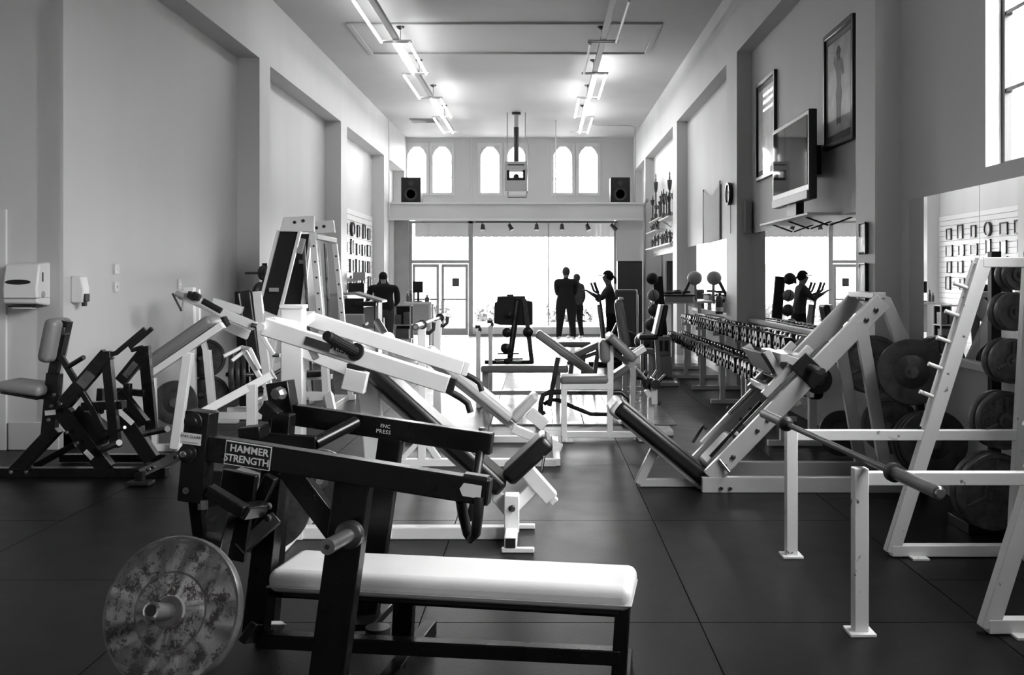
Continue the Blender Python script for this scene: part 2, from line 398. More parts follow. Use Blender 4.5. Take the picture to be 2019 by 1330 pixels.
# outdoors
struct('ground_outside', MB().box(-40, 40, 26.0, 90, -.3, -.02).box(3.1, 40, -40, 26, -.3, -.02), 'asphalt')
aw = MB(); nsc = 26; xa, xb = -3.4, 1.95
aw.box(xa, xb, 26.75, 26.77, 2.62, 3.4)
for i in range(nsc):
    a = xa + (xb - xa) * i / nsc; b = xa + (xb - xa) * (i + 1) / nsc
    aw.prism([(a, 26.75, 2.62), (b, 26.75, 2.62), (b - .04, 26.75, 2.60), (a + .04, 26.75, 2.60)], (0, .02, 0))
solo('awning_valance', 'pale scalloped awning valance hanging outside above the shop window', 'awning', aw, 'sheer')
for i, (x, y, z, w) in enumerate(((-3.6, 31, .75, 1.1), (-1.3, 31.5, .6, 1.05), (.95, 31, .65, 1.0), (3.1, 31.5, .8, 1.0))):
    h = thing('street_hedge', ['clipped hedge outside the glass double door', 'clipped hedge outside, left of the black bike', 'clipped hedge outside, behind the standing couple', 'clipped hedge outside, behind the cross trainer'][i], 'hedge', (x, y, 0), 'hedges across the pavement')
    m = MB(); rng = random.Random(i)
    for k in range(420):
        c = V(x + rng.uniform(-w, w) * .8, y + rng.uniform(-.35, .35), rng.uniform(.08, z)); a = V(rng.gauss(0, 1), rng.gauss(0, 1), rng.gauss(0, 1)).normalized() * .12; b = a.orthogonal().normalized() * .08
        m.add([c - a, c + b, c + a, c - b], [(0, 1, 2, 3)])
    part(h, 'leaves', m, 'leaf'); part(h, 'planter', MB().box(x - w, x + w, y - .5, y + .5, -.02, .14), 'brick_far', .01)
solo('low_sky_blocker', 'added pale block hiding the low sky outside the high right window', 'building', MB().box(20, 24, -30, 40, -.02, 5.6).box(19.8, 20, -30, 40, 5.3, 5.7), 'brick_far')  # unseen block, added so window light falls lower on the left wall
bo = solo('street_building', 'pale low building across the street', 'building', MB().box(-30, 30, 70, 72, 0, 2.3).box(-30, 30, 69.6, 70, 2.1, 2.45), 'brick_far')
# ------------------------------------------------------------------ suspended strip lights
LZ = 5.2
def strip(x, y0, lit, label, grp, dead=()):
    L = 2.36; t = thing('strip_light', label, 'ceiling light', (x, y0 + L / 2, LZ), grp)
    part(t, 'channel', MB().box(x - .045, x + .045, y0, y0 + L, LZ + .0, LZ + .06), 'frame_grey', .004)
    for y in (y0 + .02, y0 + L - .02): part(t, 'cross_bar', MB().box(x - .24, x + .24, y - .015, y + .015, LZ - .02, LZ + .0), 'frame_grey')
    for y in (y0 + .45,):
        rd = part(t, 'hanger_rod', MB().tube((x, y, LZ + .06), (x, y, CEIL), .008, 8), 'frame_grey')
        part(rd, 'ceiling_cap', MB().lathe((x, y, CEIL), (0, 0, -1), [(.07, 0), (.06, .02), (.015, .05)], 12), 'dark_steel')
    for dx in lit: part(t, 'lit_tube', MB().tube((x + dx, y0 + .03, LZ - .035), (x + dx, y0 + L - .03, LZ - .035), .021, 8), 'tube_lit')
    for dx in dead: part(t, 'dark_tube', MB().tube((x + dx, y0 + .03, LZ - .035), (x + dx, y0 + L - .03, LZ - .035), .021, 8), 'plastic_white')
ly = [10.72, 13.14, 15.56, 17.98, 20.4, 22.82]
for i, (l, d) in enumerate((((), (-.2, .2)), ((-.22,), ()), ((-.04, .2), ()), ((-.22,), ()), ((.0, .2), ()), ((-.2, .02), ()))):
    strip(-2.27, ly[i], l, ['wholly unlit strip light at the near end of the left row', 'left row strip light with one lit outer tube, nearest the camera', 'strip light in the left row below the ceiling panel, two tubes lit', 'fourth strip light of the left row, single lit tube on the wall side', 'fifth strip light of the left row, two tubes lit', 'left row strip light nearest the arched windows'][i], 'left row of strip lights', d)
for i, (l, d) in enumerate((((), (-.2, .2)), ((), (.2,)), ((), (-.2,)), ((.03, .2), ()), ((-.2, .0), ()), ((.0, .2), ()))):
    strip(.96, ly[i], l, ['unlit strip light in the right row, nearest the camera', 'unlit strip light in the right row with one dark tube', 'unlit strip light in the right row beneath the ceiling panel', 'right row strip light, first one lit, two tubes', 'fifth strip light of the right row, lit', 'right row strip light nearest the arched windows'][i], 'right row of strip lights', d)
# ================================================================== weight plates, barbells
def plate_mesh_mb(p, axis, r, th, style='rim', n=48):
    m = MB(); h = th / 2
    if style == 'rim':     # cast plate: raised rim, dished face, raised hub
        pr = [(.026, -h), (r * .27, -h), (r * .30, -h * .55), (r * .84, -h * .55), (r * .87, -h), (r * .97, -h), (r, -h * .7), (r, h * .7), (r * .97, h), (r * .87, h), (r * .84, h * .55), (r * .30, h * .55), (r * .27, h), (.026, h)]
    else:                  # rubber-faced plate: flat with shallow rings
        pr = [(.026, -h * .9), (r * .2, -h * .9), (r * .22, -h * .8), (r * .5, -h * .8), (r * .51, -h * .74), (r * .53, -h * .8), (r * .93, -h * .8), (r * .97, -h * .8), (r, -h * .4), (r, h * .4), (r * .97, h * .8), (r * .93, h * .8), (r * .53, h * .8), (r * .51, h * .74), (r * .5, h * .8), (r * .22, h * .8), (r * .2, h * .9), (.026, h * .9)]
    m.lathe(p, axis, pr, n); m.f = m.f[:-2]
    k = len(pr); 
    for i in range(n): j = (i + 1) % n; m.f.append(((k - 1) * n + i, i, j, (k - 1) * n + j))
    return m
def plate(label, p, axis, r=.225, th=.05, material='plate_dark', style='rim', group=None, spokes=False, txt=None):
    p = Vector(p); a = Vector(axis).normalized()
    t = thing('weight_plate', label, 'weight plate', p, group)
    part(t, 'disc', plate_mesh_mb(p, a, r, th, style), material)
    u = a.cross(V(0, 0, 1)).normalized(); w = a.cross(u)
    if material == 'plate_chipped': part(t, 'outer_rim', MB().lathe(p, a, [(r * .985, -th * .41), (r * 1.004, -th * .2), (r * 1.004, th * .2), (r * .985, th * .41), (r * .955, th * .42), (r * .955, th * .40)], 48), 'iron')
    part(t, 'collar_ring', MB().lathe(p + a * (th / 2 - .002), a, [(.027, 0), (.045, 0), (.045, .006), (.027, .006)], 24), 'iron')
    if spokes:
        for i in range(3):
            t0 = R(25 + 120 * i); d = u * math.cos(t0) + w * math.sin(t0)
            part(t, 'rib', MB().bar(p + a * (th * .36) + d * r * .26, p + a * (th * .36) + d * r * .85, .022, .016, ref=a), material, .005)
    if txt:
        for i, ch in enumerate(txt):
            t0 = R(200 - i * 150 / max(1, len(txt) - 1)); up = (-u * math.cos(t0) - w * math.sin(t0)) 
            d = -u * math.cos(t0) - w * math.sin(t0)
            if ch != ' ': text(t, 'raised_letter', ch, p + a * (th * .30) + d * r * .66, d.cross(a), d, r * .3, material, ext=.004)
    return t
def barbell(label, p, q, group=None):      # p = near end, q = far end
    p, q = Vector(p), Vector(q); a = (q - p).normalized(); L = (q - p).length; sl = .195 * L
    t = thing('barbell', label, 'barbell', (p + q) / 2, group)
    part(t, 'shaft', MB().tube(p + a * sl, q - a * sl, .0145, 14), 'dark_steel')
    for e, d in ((p, a), (q, -a)):
        s = part(t, 'sleeve', MB().lathe(e, d, [(.020, 0), (.025, .006), (.025, sl - .02)], 20), 'worn_steel')
        part(s, 'end_cap', MB().lathe(e - d * .004, d, [(.016, 0), (.019, .004), (.019, .006)], 16), 'chrome')
        part(t, 'collar', MB().lathe(e + d * (sl - .035), d, [(.026, 0), (.038, .004), (.038, .03), (.020, .05)], 20), 'rubber')
    return t
# ================================================================== foreground plate-loaded press machine
def Q(px, py, base):       # point on a vertical plane turned like the bench
    Y = base / (1 + .165 * (px - VX) / F); return T(px, py, Y)
NB, CB, FB = 3.2, 3.65, 4.1
yd = V(.163, .987, 0); xd = V(.987, -.163, 0)
m1 = thing('chest_press_machine', 'black plate-loaded press machine with white bench pad in the foreground', 'gym machine', (T(800, 1400, 3.6).x, 3.6, 0))
K = 'black_paint'
def b1(name, p, q, w, d, material=K, bv=.004): return bar(m1, name, p, q, w, d, material, bv, ref=yd)
# near press arm with name plate
arm = b1('near_press_arm', Q(405, 880, NB), Q(963, 969, NB), .084, .055, 'black_paint')
fr = -yd * .0285
ax = (Q(963, 969, NB) - Q(405, 880, NB)).normalized(); au = V(0, 0, 1) - ax.z * ax; au.normalize()
def onarm(px, off=.0, lift=.0): 
    t = (px - 405) / (963 - 405); return Q(405, 880, NB).lerp(Q(963, 969, NB), t) + fr * (1 + lift) + au * off
c = onarm(500, .0)
bd = part(arm, 'name_badge', MB().obox(c, ax * .082, au * .040, yd * .0012), 'cream_label')
part(arm, 'badge_field', MB().obox(c + fr * .03, ax * .079, au * .037, yd * .0012), 'satin_black')
text(arm, 'badge_lettering', 'HAMMER', c + fr * .1 + au * .017 + ax * .004, ax, au, .034, 'cream_label', 1.0, bold=.0006)
text(arm, 'badge_lettering', 'STRENGTH', c + fr * .1 - au * .017 - ax * .002, ax, au, .034, 'cream_label', .93, bold=.0006)
c2 = onarm(934, .002)
part(arm, 'white_sticker', MB().prism([c2 + fr * .03 + ax * a + au * b for a, b in ((-.038, 0), (-.026, .021), (.034, .021), (.034, -.021), (-.026, -.021))], fr * .04), 'paper')
part(arm, 'end_cap', MB().obox(Q(965, 969, NB), ax * .003, au * .040, yd * .026), 'rubber')
tp = Q(940, 938, NB)
part(arm, 'adjuster_latch', MB().obox(tp + au * .0, ax * .04, au * .006, yd * .02), 'dark_steel', .002)
part(m1, 'near_handle_grip', MB().path([Q(908, 985, NB), Q(912, 1010, NB + .04), Q(922, 1050, NB + .05), Q(929, 1061, NB + .05), Q(938, 1050, NB + .0), Q(943, 1010, NB - .03), Q(945, 980, NB - .02)], .0175, 14), 'rubber')
# pivot box with label and bolts
pvt = b1('pivot_box', Q(399, 809, NB), Q(383, 986, NB), .088, .075)
px_ = (Q(383, 986, NB) - Q(399, 809, NB)).normalized(); pr_ = px_.cross(-yd).normalized()
if pr_.x < 0: pr_ = -pr_
def onbox(px, py): return Q(px, py, NB) - yd * .039
for (x, y, r) in ((393, 828, .019), (382, 890, .021)):
    part(pvt, 'bumper', MB().lathe(onbox(x, y), -yd, [(.034, 0), (.032, .006), (r, .008), (r * .9, .016), (.004, .018)], 20), 'satin_black')
bolt(pvt, onbox(379, 890) - yd * .014, -yd, .013, 'chrome')
part(pvt, 'bolt_hole', MB().lathe(onbox(378, 962), -yd, [(.011, 0), (.011, .003), (.007, .003), (.007, -.0)], 14), 'worn_steel')
ls = part(pvt, 'warning_label', MB().obox(onbox(388, 861) - yd * .0012, pr_ * .037, px_ * .019, yd * .0012), 'paper')
text(pvt, 'label_lettering', 'STAY CLEAR', onbox(388, 857) - yd * .0028, pr_, -px_, .0125, 'print_dark', 1.1)
part(pvt, 'label_rule', MB().obox(onbox(387, 868) - yd * .0028, pr_ * .028, px_ * .0016, yd * .0004), 'plastic_grey')
b1('hanger_link', Q(386, 985, NB), Q(400, 1100, NB + .05), .045, .03)
part(m1, 'hanger_nut', MB().lathe(Q(400, 985, NB - .02), (0, 0, -1), [(.018, 0), (.018, .03), (.012, .034)], 8), 'worn_steel')
# weight horn lever
pc = T(341, 1205, 3.05); pa = V(-.17, -.93, .33).normalized()
lev0 = pc - pa * .12
b1('weight_lever', Q(440, 1000, 3.35), lev0 + V(.02, .02, .02), .10, .05)
b1('weight_lever_plate', Q(475, 930, 3.4), Q(450, 1100, 3.4), .13, .03)
hn = part(m1, 'weight_horn', MB().tube(lev0, pc + pa * .125, .0245, 20), 'worn_steel')
part(hn, 'horn_end_ring', MB().lathe(pc + pa * .118, pa, [(.0255, 0), (.0255, .009), (.019, .011), (.019, .004)], 20), 'chrome')
part(hn, 'horn_bore', MB().lathe(pc + pa * .1255, pa, [(.017, 0), (.017, .001)], 16), 'rubber')
plate('large chipped grey weight plate on the front horn of the black press machine', pc + pa * .0, pa, .225, .045, 'plate_chipped', 'flat')
# second horn on the near upright
b1('near_upright', Q(702, 925, NB + .03), Q(634, 1438, NB + .03), .122, .06)
h2a, h2b = Q(692, 1052, NB - .02), T(645, 1078, 3.06)
h2 = tube(m1, 'storage_horn', h2a, h2b, .0245, 'worn_steel', 20)
hd = (h2b - h2a).normalized()
part(h2, 'horn_flange', MB().lathe(h2a, hd, [(.046, 0), (.046, .03), (.038, .036)], 20), 'dark_steel')
part(h2, 'horn_bore', MB().lathe(h2b - hd * .001, hd, [(.008, 0), (.008, .002)], 12), 'rubber')
b1('diagonal_brace', Q(568, 920, NB + .06), Q(675, 1062, NB + .06), .075, .045)
# linkage
b1('link_bar', Q(412, 965, NB), Q(482, 1008, NB), .04, .05)
b1('link_bar', Q(478, 1008, NB), Q(518, 1002, NB + .2), .04, .05)
b1('link_bar', Q(536, 938, NB + .25), Q(462, 1090, NB + .25), .045, .04)
b1('link_bar', Q(470, 1085, 3.4), Q(545, 1020, 3.5), .05, .05, 'satin_black')
for (x, y) in ((530, 997), (529, 1020), (452, 937)): bolt(m1, Q(x, y, NB + .2), -yd, .013)
b1('rear_post', Q(545, 905, 3.55), Q(505, 1245, 3.55), .085, .07)
b1('rear_post', Q(560, 815, 3.95), Q(525, 1262, 3.95), .08, .07)
b1('rear_foot', Q(488, 1246, 3.4), Q(548, 1243, 3.9), .03, .08, 'black_paint')
b1('lever_block', Q(430, 925, 3.55), Q(425, 1060, 3.55), .13, .06, 'satin_black')
b1('lever_block', Q(495, 930, 3.75), Q(455, 1080, 3.75), .11, .06, 'worn_steel')
# far side
farm = b1('far_press_arm', Q(522, 808, FB), Q(968, 874, FB), .088, .055)
fa = (Q(968, 874, FB) - Q(522, 808, FB)).normalized(); fu = (V(0, 0, 1) - fa.z * fa).normalized()
cc = Q(522, 808, FB).lerp(Q(968, 874, FB), .545) - yd * .029
text(farm, 'arm_lettering', 'ENC', cc + fu * .012 + fa * .006, fa, fu, .021, 'cream_label', 1.1)
text(farm, 'arm_lettering', 'PRESS', cc - fu * .012, fa, fu, .023, 'cream_label', 1.15)
part(farm, 'end_cap', MB().obox(Q(969, 874, FB), fa * .003, fu * .042, yd * .026), 'rubber')
bolt(farm, Q(951, 848, FB), (0, 0, 1), .016)
tube(m1, 'far_handle_post', Q(948, 885, FB), Q(938, 945, FB - .1), .019, 'satin_black')
part(m1, 'far_handle_grip', MB().path([Q(938, 935, FB - .1), Q(936, 985, FB - .1), Q(926, 1020, FB - .05), Q(915, 985, FB)], .0165, 12), 'rubber')
b1('far_pivot_box', Q(552, 752, FB), Q(565, 830, FB), .10, .08)
bolt(m1, Q(553, 775, FB - .06), -yd, .03, 'worn_steel', .05)
b1('far_pivot_link', Q(520, 800, FB - .15), Q(548, 822, FB - .15), .05, .06)
b1('far_pivot_link', Q(540, 822, FB - .05), Q(552, 860, FB - .05), .04, .06)
b1('far_pivot_cap', Q(480, 853, FB - .3), Q(522, 850, FB - .3), .05, .1)
b1('bent_brace', Q(485, 862, FB - .25), Q(625, 872, FB - .25), .05, .04)
tube(m1, 'bent_brace', Q(620, 874, FB - .25), Q(702, 832, FB - .05), .026, K)
b1('far_upright', Q(772, 862, FB), Q(722, 1214, FB), .10, .06)
b1('far_foot', Q(700, 1214, FB), Q(760, 1212, FB), .03, .3)
plate('chipped grey weight plate on the rear side of the black press machine', T(512, 990, 4.35), V(-.1, 1, .1), .225, .05, 'plate_chipped', 'flat')
tube(m1, 'weight_horn', T(512, 990, 4.15), T(505, 985, 4.6), .0245, 'worn_steel', 18)
# bench
pd = MB(); A, B = Q(548, 1140, CB - .0), Q(1254, 1180, CB)
A = V(-.985, 3.65 + .165 * .985 - .005, .385); B = V(.335, 3.65 - .165 * .335 - .005, .385)
pdo = pad(m1, 'bench_pad', A, B, .085, .315, 'vinyl_white', ref=yd, bevel=.034)
part(pdo, 'pad_seam', MB().obox((A + B) / 2 - V(0, 0, .018), xd * ((B - A).length / 2 + .001), yd * .1585, V(0, 0, .002)), 'plastic_grey', .0015)
part(m1, 'pad_board', MB().obox((A + B) / 2 - V(0, 0, .048), xd * ((B - A).length / 2 - .05), yd * .13, V(0, 0, .008)), 'satin_black')
bar(m1, 'bench_rail', A - V(.10, -.016, .075), B - V(.06, 0, .075), .05, .05, K, ref=yd)
e = B - V(.045, 0, .06)
bar(m1, 'bench_leg', e + yd * .06 + V(.0, 0, 0), e + yd * .06 - V(.02, 0, .345), .055, .05, K, ref=yd)
lr0 = Q(470, 1278, CB + .02); lr1 = Q(1222, 1283, CB + .02)
bar(m1, 'floor_rail', V(A.x - .1, A.y + .016, .115), V(e.x, e.y + .06, .115), .055, .06, K, ref=yd)
bar(m1, 'bench_post', Q(800, 1150, CB + .15), Q(793, 1270, CB + .15), .08, .05, K, ref=yd)
bar(m1, 'cross_foot', V(-.62, 3.25, .03), V(-.47, 4.2, .03), .06, .06, K)
bar(m1, 'bench_foot', V(e.x - .02, e.y - .2, .03), V(e.x + .04, e.y + .3, .03), .05, .05, K)
tube(m1, 'round_foot', T(745, 1235, 4.0), T(745, 1262, 4.0), .05, 'plastic_black', 20)
# ================================================================== white incline press machine (two swinging arms)
m2 = thing('incline_press_machine', 'white incline press machine with black pads and two swinging arms', 'gym machine', (-.8, 5.75, 0))
Wp = 'white_paint'
def b2(name, p, q, w, d, material=Wp, bv=.006): return bar(m2, name, p, q, w, d, material, bv)
po = b2('upright_post', T(579, 607, 5.75), V(T(579, 607, 5.75).x, 5.75, 0), .125, .11)
part(po, 'post_cap', MB().obox(T(579, 604, 5.75), V(.07, 0, 0), V(0, .062, 0), V(0, 0, .012)), Wp, .005)
b2('floor_rail', V(-1.5, 5.75, .035), V(-.2, 5.75, .035), .07, .08)
b2('rear_floor_bar', V(-1.43, 5.35, .03), V(-1.43, 6.15, .03), .06, .06)
xf = -.17
cf = b2('front_floor_bar', V(xf, 5.43, .055), V(xf, 5.98, .055), .07, .07)
part(cf, 'tube_end', MB().box(xf - .026, xf + .026, 5.424, 5.43, .03, .08), 'rubber')
for y in (5.44, 5.96): b2('foot_bar', V(xf - .05, y, .016), V(xf + .13, y, .016), .03, .03)
b2('front_post', V(xf, 5.68, .06), V(xf, 5.68, .27), .085, .11)
bolt(m2, V(xf + .002, 5.624, .2), (0, -1, 0), .02, 'dark_steel')
b2('pad_support', T(1008, 1010, 5.75), T(938, 925, 5.75), .07, .08)
b2('seat_support', T(1012, 1002, 5.75), T(1062, 948, 5.75), .065, .07)
b2('seat_carriage', T(1035, 922, 5.75), T(1088, 982, 5.75), .085, .09)
b2('seat_slider', T(1022, 908, 5.75), T(1095, 990, 5.75), .05, .06)
part(m2, 'lock_pin', MB().path([T(1068, 930, 5.55), T(1070, 915, 5.5), T(1073, 900, 5.45)], .008, 8), 'chrome')
bkp = pad(m2, 'back_pad', T(730, 722, 5.75), T(992, 958, 5.75), .10, .30, 'vinyl_black', bevel=.03)
b2('pad_rail', T(722, 745, 5.75), T(970, 968, 5.75), .05, .07)
pad(m2, 'seat_pad', T(1000, 938, 5.75), T(1082, 862, 5.75), .10, .30, 'vinyl_black', bevel=.03)
b2('upper_beam', T(585, 680, 5.75), T(712, 732, 5.75), .10, .09)
b2('stop_block', T(707, 728, 5.6), T(697, 770, 5.6), .13, .11)
part(m2, 'rubber_stop', MB().obox(T(706, 722, 5.6), V(.055, 0, 0), V(0, .05, 0), V(0, 0, .02)), 'rubber', .006)
lg_ = MB().prism([T(705, 740, 5.70), T(742, 722, 5.70), T(772, 1062, 5.70), T(730, 1062, 5.70)], (0, .09, 0))
part(m2, 'front_leg', lg_, Wp, .006)
for (Y, nm) in ((5.25, 'near'), (6.25, 'far')):
    k = Y / 5.25
    def Z(px, py): 
        p = T(px, py, 5.25); return V(p.x, Y, p.z)
    a0, a1 = Z(520, 643), Z(884, 758)
    ar = b2(nm + '_press_arm', a0, a1, .092, .07)
    part(ar, 'end_plug', MB().bar(a1, a1 + (a1 - a0).normalized() * .035, .088, .066), 'rubber' if nm == 'near' else Wp, .003)
    hp = part(ar, 'hand_grip', MB().path([a1 + V(-.03, .03, -.02), a1 + V(.06, .03, -.07), a1 + V(.10, .03, -.10), a1 + V(.115, .03, -.15)], .018, 10), 'rubber')
    s = -1 if nm == 'near' else 1
    rt = Z(705, 693) + V(0, s * .03, .0); tpp = rt + V(-.105, s * .24, .10)
    pg = tube(ar, 'weight_peg', rt, tpp, .026, 'rubber' if s < 0 else 'chrome', 18)
    part(ar, 'peg_flange', MB().lathe(rt, tpp - rt, [(.048, 0), (.048, .012), (.04, .016)], 20), 'rubber' if s < 0 else Wp)
    if s < 0:
        for i in range(16):
            t = 2 * math.pi * i / 16; d = (tpp - rt).normalized(); u = d.orthogonal().normalized(); w = d.cross(u)
            o_ = (u * math.cos(t) + w * math.sin(t)) * .0262
            part(pg, 'grip_rib', MB().bar(rt + d * .03 + o_, tpp - d * .02 + o_, .004, .004), 'rubber')
    part(ar, 'pivot_hub', MB().lathe(a0 + V(0, s * .06, 0), V(0, -s, 0), [(.022, 0), (.022, .12)], 16), Wp)
    b2(nm + '_pivot_bracket', a0 + V(.02, -s * .05, .02), V(-1.43, 5.75 + s * .05, a0.z - .02), .07, .06)
    b2('link_rod', Z(608, 668) + V(0, 0, -.02), Z(624, 708), .035, .03)
arN = T(640, 678, 5.25)
dA = (T(884, 758, 5.25) - T(520, 643, 5.25)).normalized(); uA = (V(0, 0, 1) - dA.z * dA).normalized()
pB = T(520, 643, 5.25).lerp(T(884, 758, 5.25), .30) + V(0, -.036, 0)
part(m2, 'badge', MB().obox(pB, dA * .07, uA * .022, V(0, .0015, 0)), 'dark_steel')
pT = T(520, 643, 5.25).lerp(T(884, 758, 5.25), .435) + V(0, -.0365, 0)
text(m2, 'maker_lettering', 'Master', pT + uA * .012, dA, uA, .055, 'print_dark', bold=.001)
part(m2, 'decal_strip', MB().obox(pT - uA * .026, dA * .075, uA * .004, V(0, .0006, 0)), 'plastic_grey')
plate('dark weight plate leaning low behind the black press machine', T(630, 948, 5.35), (0, -1, .1), .17, .05, 'plate_dark')
tube(m2, 'storage_peg', T(630, 948, 5.3), T(600, 945, 5.72), .02, 'dark_steel')
# ================================================================== white-pad incline bench press with its bar
m3 = thing('incline_bench', 'white incline bench press with white pads and barbell uprights', 'bench', (-.6, 8.5, 0))
def b3(name, p, q, w, d, material=Wp): return bar(m3, name, p, q, w, d, material, .005)
for y in (7.95, 9.1):
    u_ = b3('upright', V(-.955, y, .03), V(-.955, y, 1.12), .065, .06)
    part(u_, 'bar_hook', MB().path([V(-.955, y, 1.08), V(-.90, y, 1.06), V(-.865, y, 1.09), V(-.86, y, 1.15)], .016, 8), 'dark_steel')
    b3('foot', V(-1.25, y, .03), V(.12, y, .03), .06, .06)
    b3('gusset', V(-1.12, y, .05), V(-.96, y, .22), .04, .05); b3('gusset', V(-.82, y, .05), V(-.95, y, .24), .05, .05)
b3('cross_bar', V(-.955, 7.95, .2), V(-.955, 9.1, .2), .05, .05)
b3('pad_spine', V(-1.0, 8.5, .83), V(-.2, 8.5, .2), .06, .06)
b3('seat_spine', V(-.25, 8.5, .22), V(.17, 8.5, .05), .07, .08)
pad(m3, 'back_pad', V(-.985, 8.5, .90), V(-.255, 8.5, .31), .085, .30, 'vinyl_white', bevel=.03)
pad(m3, 'seat_pad', V(-.245, 8.5, .30), V(-.045, 8.5, .51), .075, .30, 'vinyl_white', bevel=.028)
b3('seat_bracket', V(-.11, 8.5, .36), V(.03, 8.5, .24), .10, .09)
b3('front_foot', V(.12, 7.95, .03), V(.12, 9.1, .03), .06, .06)
barbell('empty barbell racked on the white incline bench uprights', (-.94, 7.42, 1.135), (-.94, 9.62, 1.135))
# ================================================================== 45 degree leg press on the right
m4 = thing('leg_press', 'grey leg press with angled rails and black back pad', 'gym machine', (1.6, 7.25, 0))
Gp = 'grey_paint'
def b4(name, p, q, w, d, material=Gp, bv=.005): return bar(m4, name, p, q, w, d, material, bv)
YN, YF, YC = 6.98, 7.56, 7.27
def sl(py_t): return None
p0 = T(1400, 942, YN); p1 = T(1740, 592, YN)
for Y in (YN, YF):
    a = V(p0.x, Y, p0.z + .0); b = V(p1.x, Y, p1.z)
    r_ = b4('slide_rail', a, b, .128, .05)
    u = (b - a).normalized(); nrm = V(-u.z, 0, u.x)
    part(r_, 'guide_rod', MB().tube(a.lerp(b, .25) + nrm * .085, a.lerp(b, .72) + nrm * .085, .014, 12), 'chrome')
    for t in ((.08, .13, .955, .90) if Y == YN else ()):
        bolt(r_, a.lerp(b, t) + V(0, -.026, -.01), (0, -1, 0), .018, 'dark_steel')
    bolt(r_, a.lerp(b, .33) + V(0, -.026, 0), (0, -1, 0), .016, 'dark_steel'); bolt(r_, a.lerp(b, .27) + V(0, -.026, 0), (0, -1, 0), .016, 'dark_steel')
    fr_ = b4('floor_rail', V(p0.x - .06, Y, .055), V(2.62, Y, .055), .11, .06)
    if Y == YN:
        for x in (1440, 1422): bolt(fr_, T(x, 962, YN - .032), (0, -1, 0), .014, 'dark_steel')
    # back legs
    top = V(p1.x - .02, Y, p1.z)
    bl = MB().prism([V(p1.x - .09, Y - .02, p1.z + .03), V(p1.x + .05, Y - .02, p1.z + .05), V(2.58, Y - .02, .72), V(2.45, Y - .02, .72)], (0, .045, 0))
    b4('back_leg', V(p1.x - .16, Y, p1.z - .14), V(2.42, Y, .10), .085, .05)
    if Y == YN: part(m4, 'rear_gusset', MB().prism([V(p1.x - .02, Y + .03, p1.z + .05), V(p1.x + .07, Y + .03, p1.z + .02), V(p1.x + .27, Y + .03, .92), V(p1.x + .14, Y + .03, .92)], (0, .05, 0)), Gp, .005)
b4('top_cross_bar', V(p1.x - .02, YN, p1.z + .035), V(p1.x - .02, YF, p1.z + .035), .09, .045)
b4('cross_bar', V(p0.x + .1, YN, .16), V(p0.x + .1, YF, .16), .06, .06)
b4('cross_bar', V(2.55, YN, .055), V(2.55, YF, .055), .06, .08)
# back pad with its prop
bp_ = pad(m4, 'back_pad', T(1213, 795, YC), T(1396, 945, YC), .11, .42, 'vinyl_black', bevel=.035)
part(bp_, 'end_cushion', MB().bar(T(1205, 793, YC), T(1228, 812, YC), .12, .38), 'vinyl_white', .03, 4)
b4('pad_board', T(1222, 822, YC), T(1385, 962, YC), .03, .36)
b4('pad_prop', T(1302, 862, YC - .1), V(T(1256, 955, YC).x, YC - .1, .02), .065, .06)
b4('pad_foot', V(T(1258, 955, YC).x, YC - .1, .03), V(p0.x, YC - .1, .03), .055, .06)
# seat pad
pad(m4, 'seat_pad', T(1392, 925, YC), T(1452, 862, YC), .13, .36, 'vinyl_grey', bevel=.045)
part(m4, 'seat_stop', MB().bar(T(1447, 850, YC - .1), T(1470, 872, YC - .1), .03, .14), 'white_paint', .004)
hl = part(m4, 'release_lever', MB().path([T(1366, 872, YN + .5), T(1382, 846, YN + .5), T(1388, 838, YN + .48), T(1392, 845, YN + .46)], .012, 10), 'dark_steel')
b4('pad_slide', T(1385, 875, YF + .05), T(1500, 755, YF + .05), .05, .06, 'white_paint')
tube(m4, 'adjust_rod', T(1400, 900, YN + .15), T(1500, 792, YN + .15), .012, 'satin_black')
# sled
q0 = T(1530, 760, YC); q1 = T(1640, 690, YC)
for Y in (YN + .06, YF - .06):
    d_ = (p1 - p0).normalized(); c_ = V(p0.x, Y, p0.z).lerp(V(p1.x, Y, p1.z), .52); nn = V(-d_.z, 0, d_.x)
    b4('sled_rail', c_ + nn * .12 - d_ * .22, c_ + nn * .12 + d_ * .25, .055, .05)
c_ = V(p0.x, YC, p0.z).lerp(V(p1.x, YC, p1.z), .60); d_ = (p1 - p0).normalized(); nn = V(-d_.z, 0, d_.x)
b4('sled_bridge', c_ + nn * .13 + V(0, -.25, 0), c_ + nn * .13 + V(0, .25, 0), .09, .05)
b4('sled_bridge', c_ + nn * .13 - d_ * .30 + V(0, -.25, 0), c_ + nn * .13 - d_ * .30 + V(0, .25, 0), .06, .05)
for k, (dy) in enumerate((-.13, .13)):
    pl_ = T(1527, 735, YC) + V(-.02, dy, 0)
fa0, fa1 = T(1498, 690, YC), T(1556, 785, YC)
dfp = (fa1 - fa0).normalized()
for i in range(2):
    ca = fa0.lerp(fa1, .22 + .5 * i) + V(-.04, 0, .0)
    fp = part(m4, 'foot_plate', MB().obox(ca + V(0, .10, 0), dfp * .085, V(0, .33, 0), V(-dfp.z, 0, dfp.x) * .010), 'satin_black', .003)
for Y in (YC - .225, YC + .44): b4('foot_plate_frame', V(fa0.x, Y, fa0.z + .01), V(fa1.x + .01, Y, fa1.z - .02), .05, .035)
b4('sled_arm', V((fa0.x + fa1.x) / 2, YC, (fa0.z + fa1.z) / 2), c_ + nn * .13 - d_ * .05, .07, .08)
ph = c_ + nn * .05
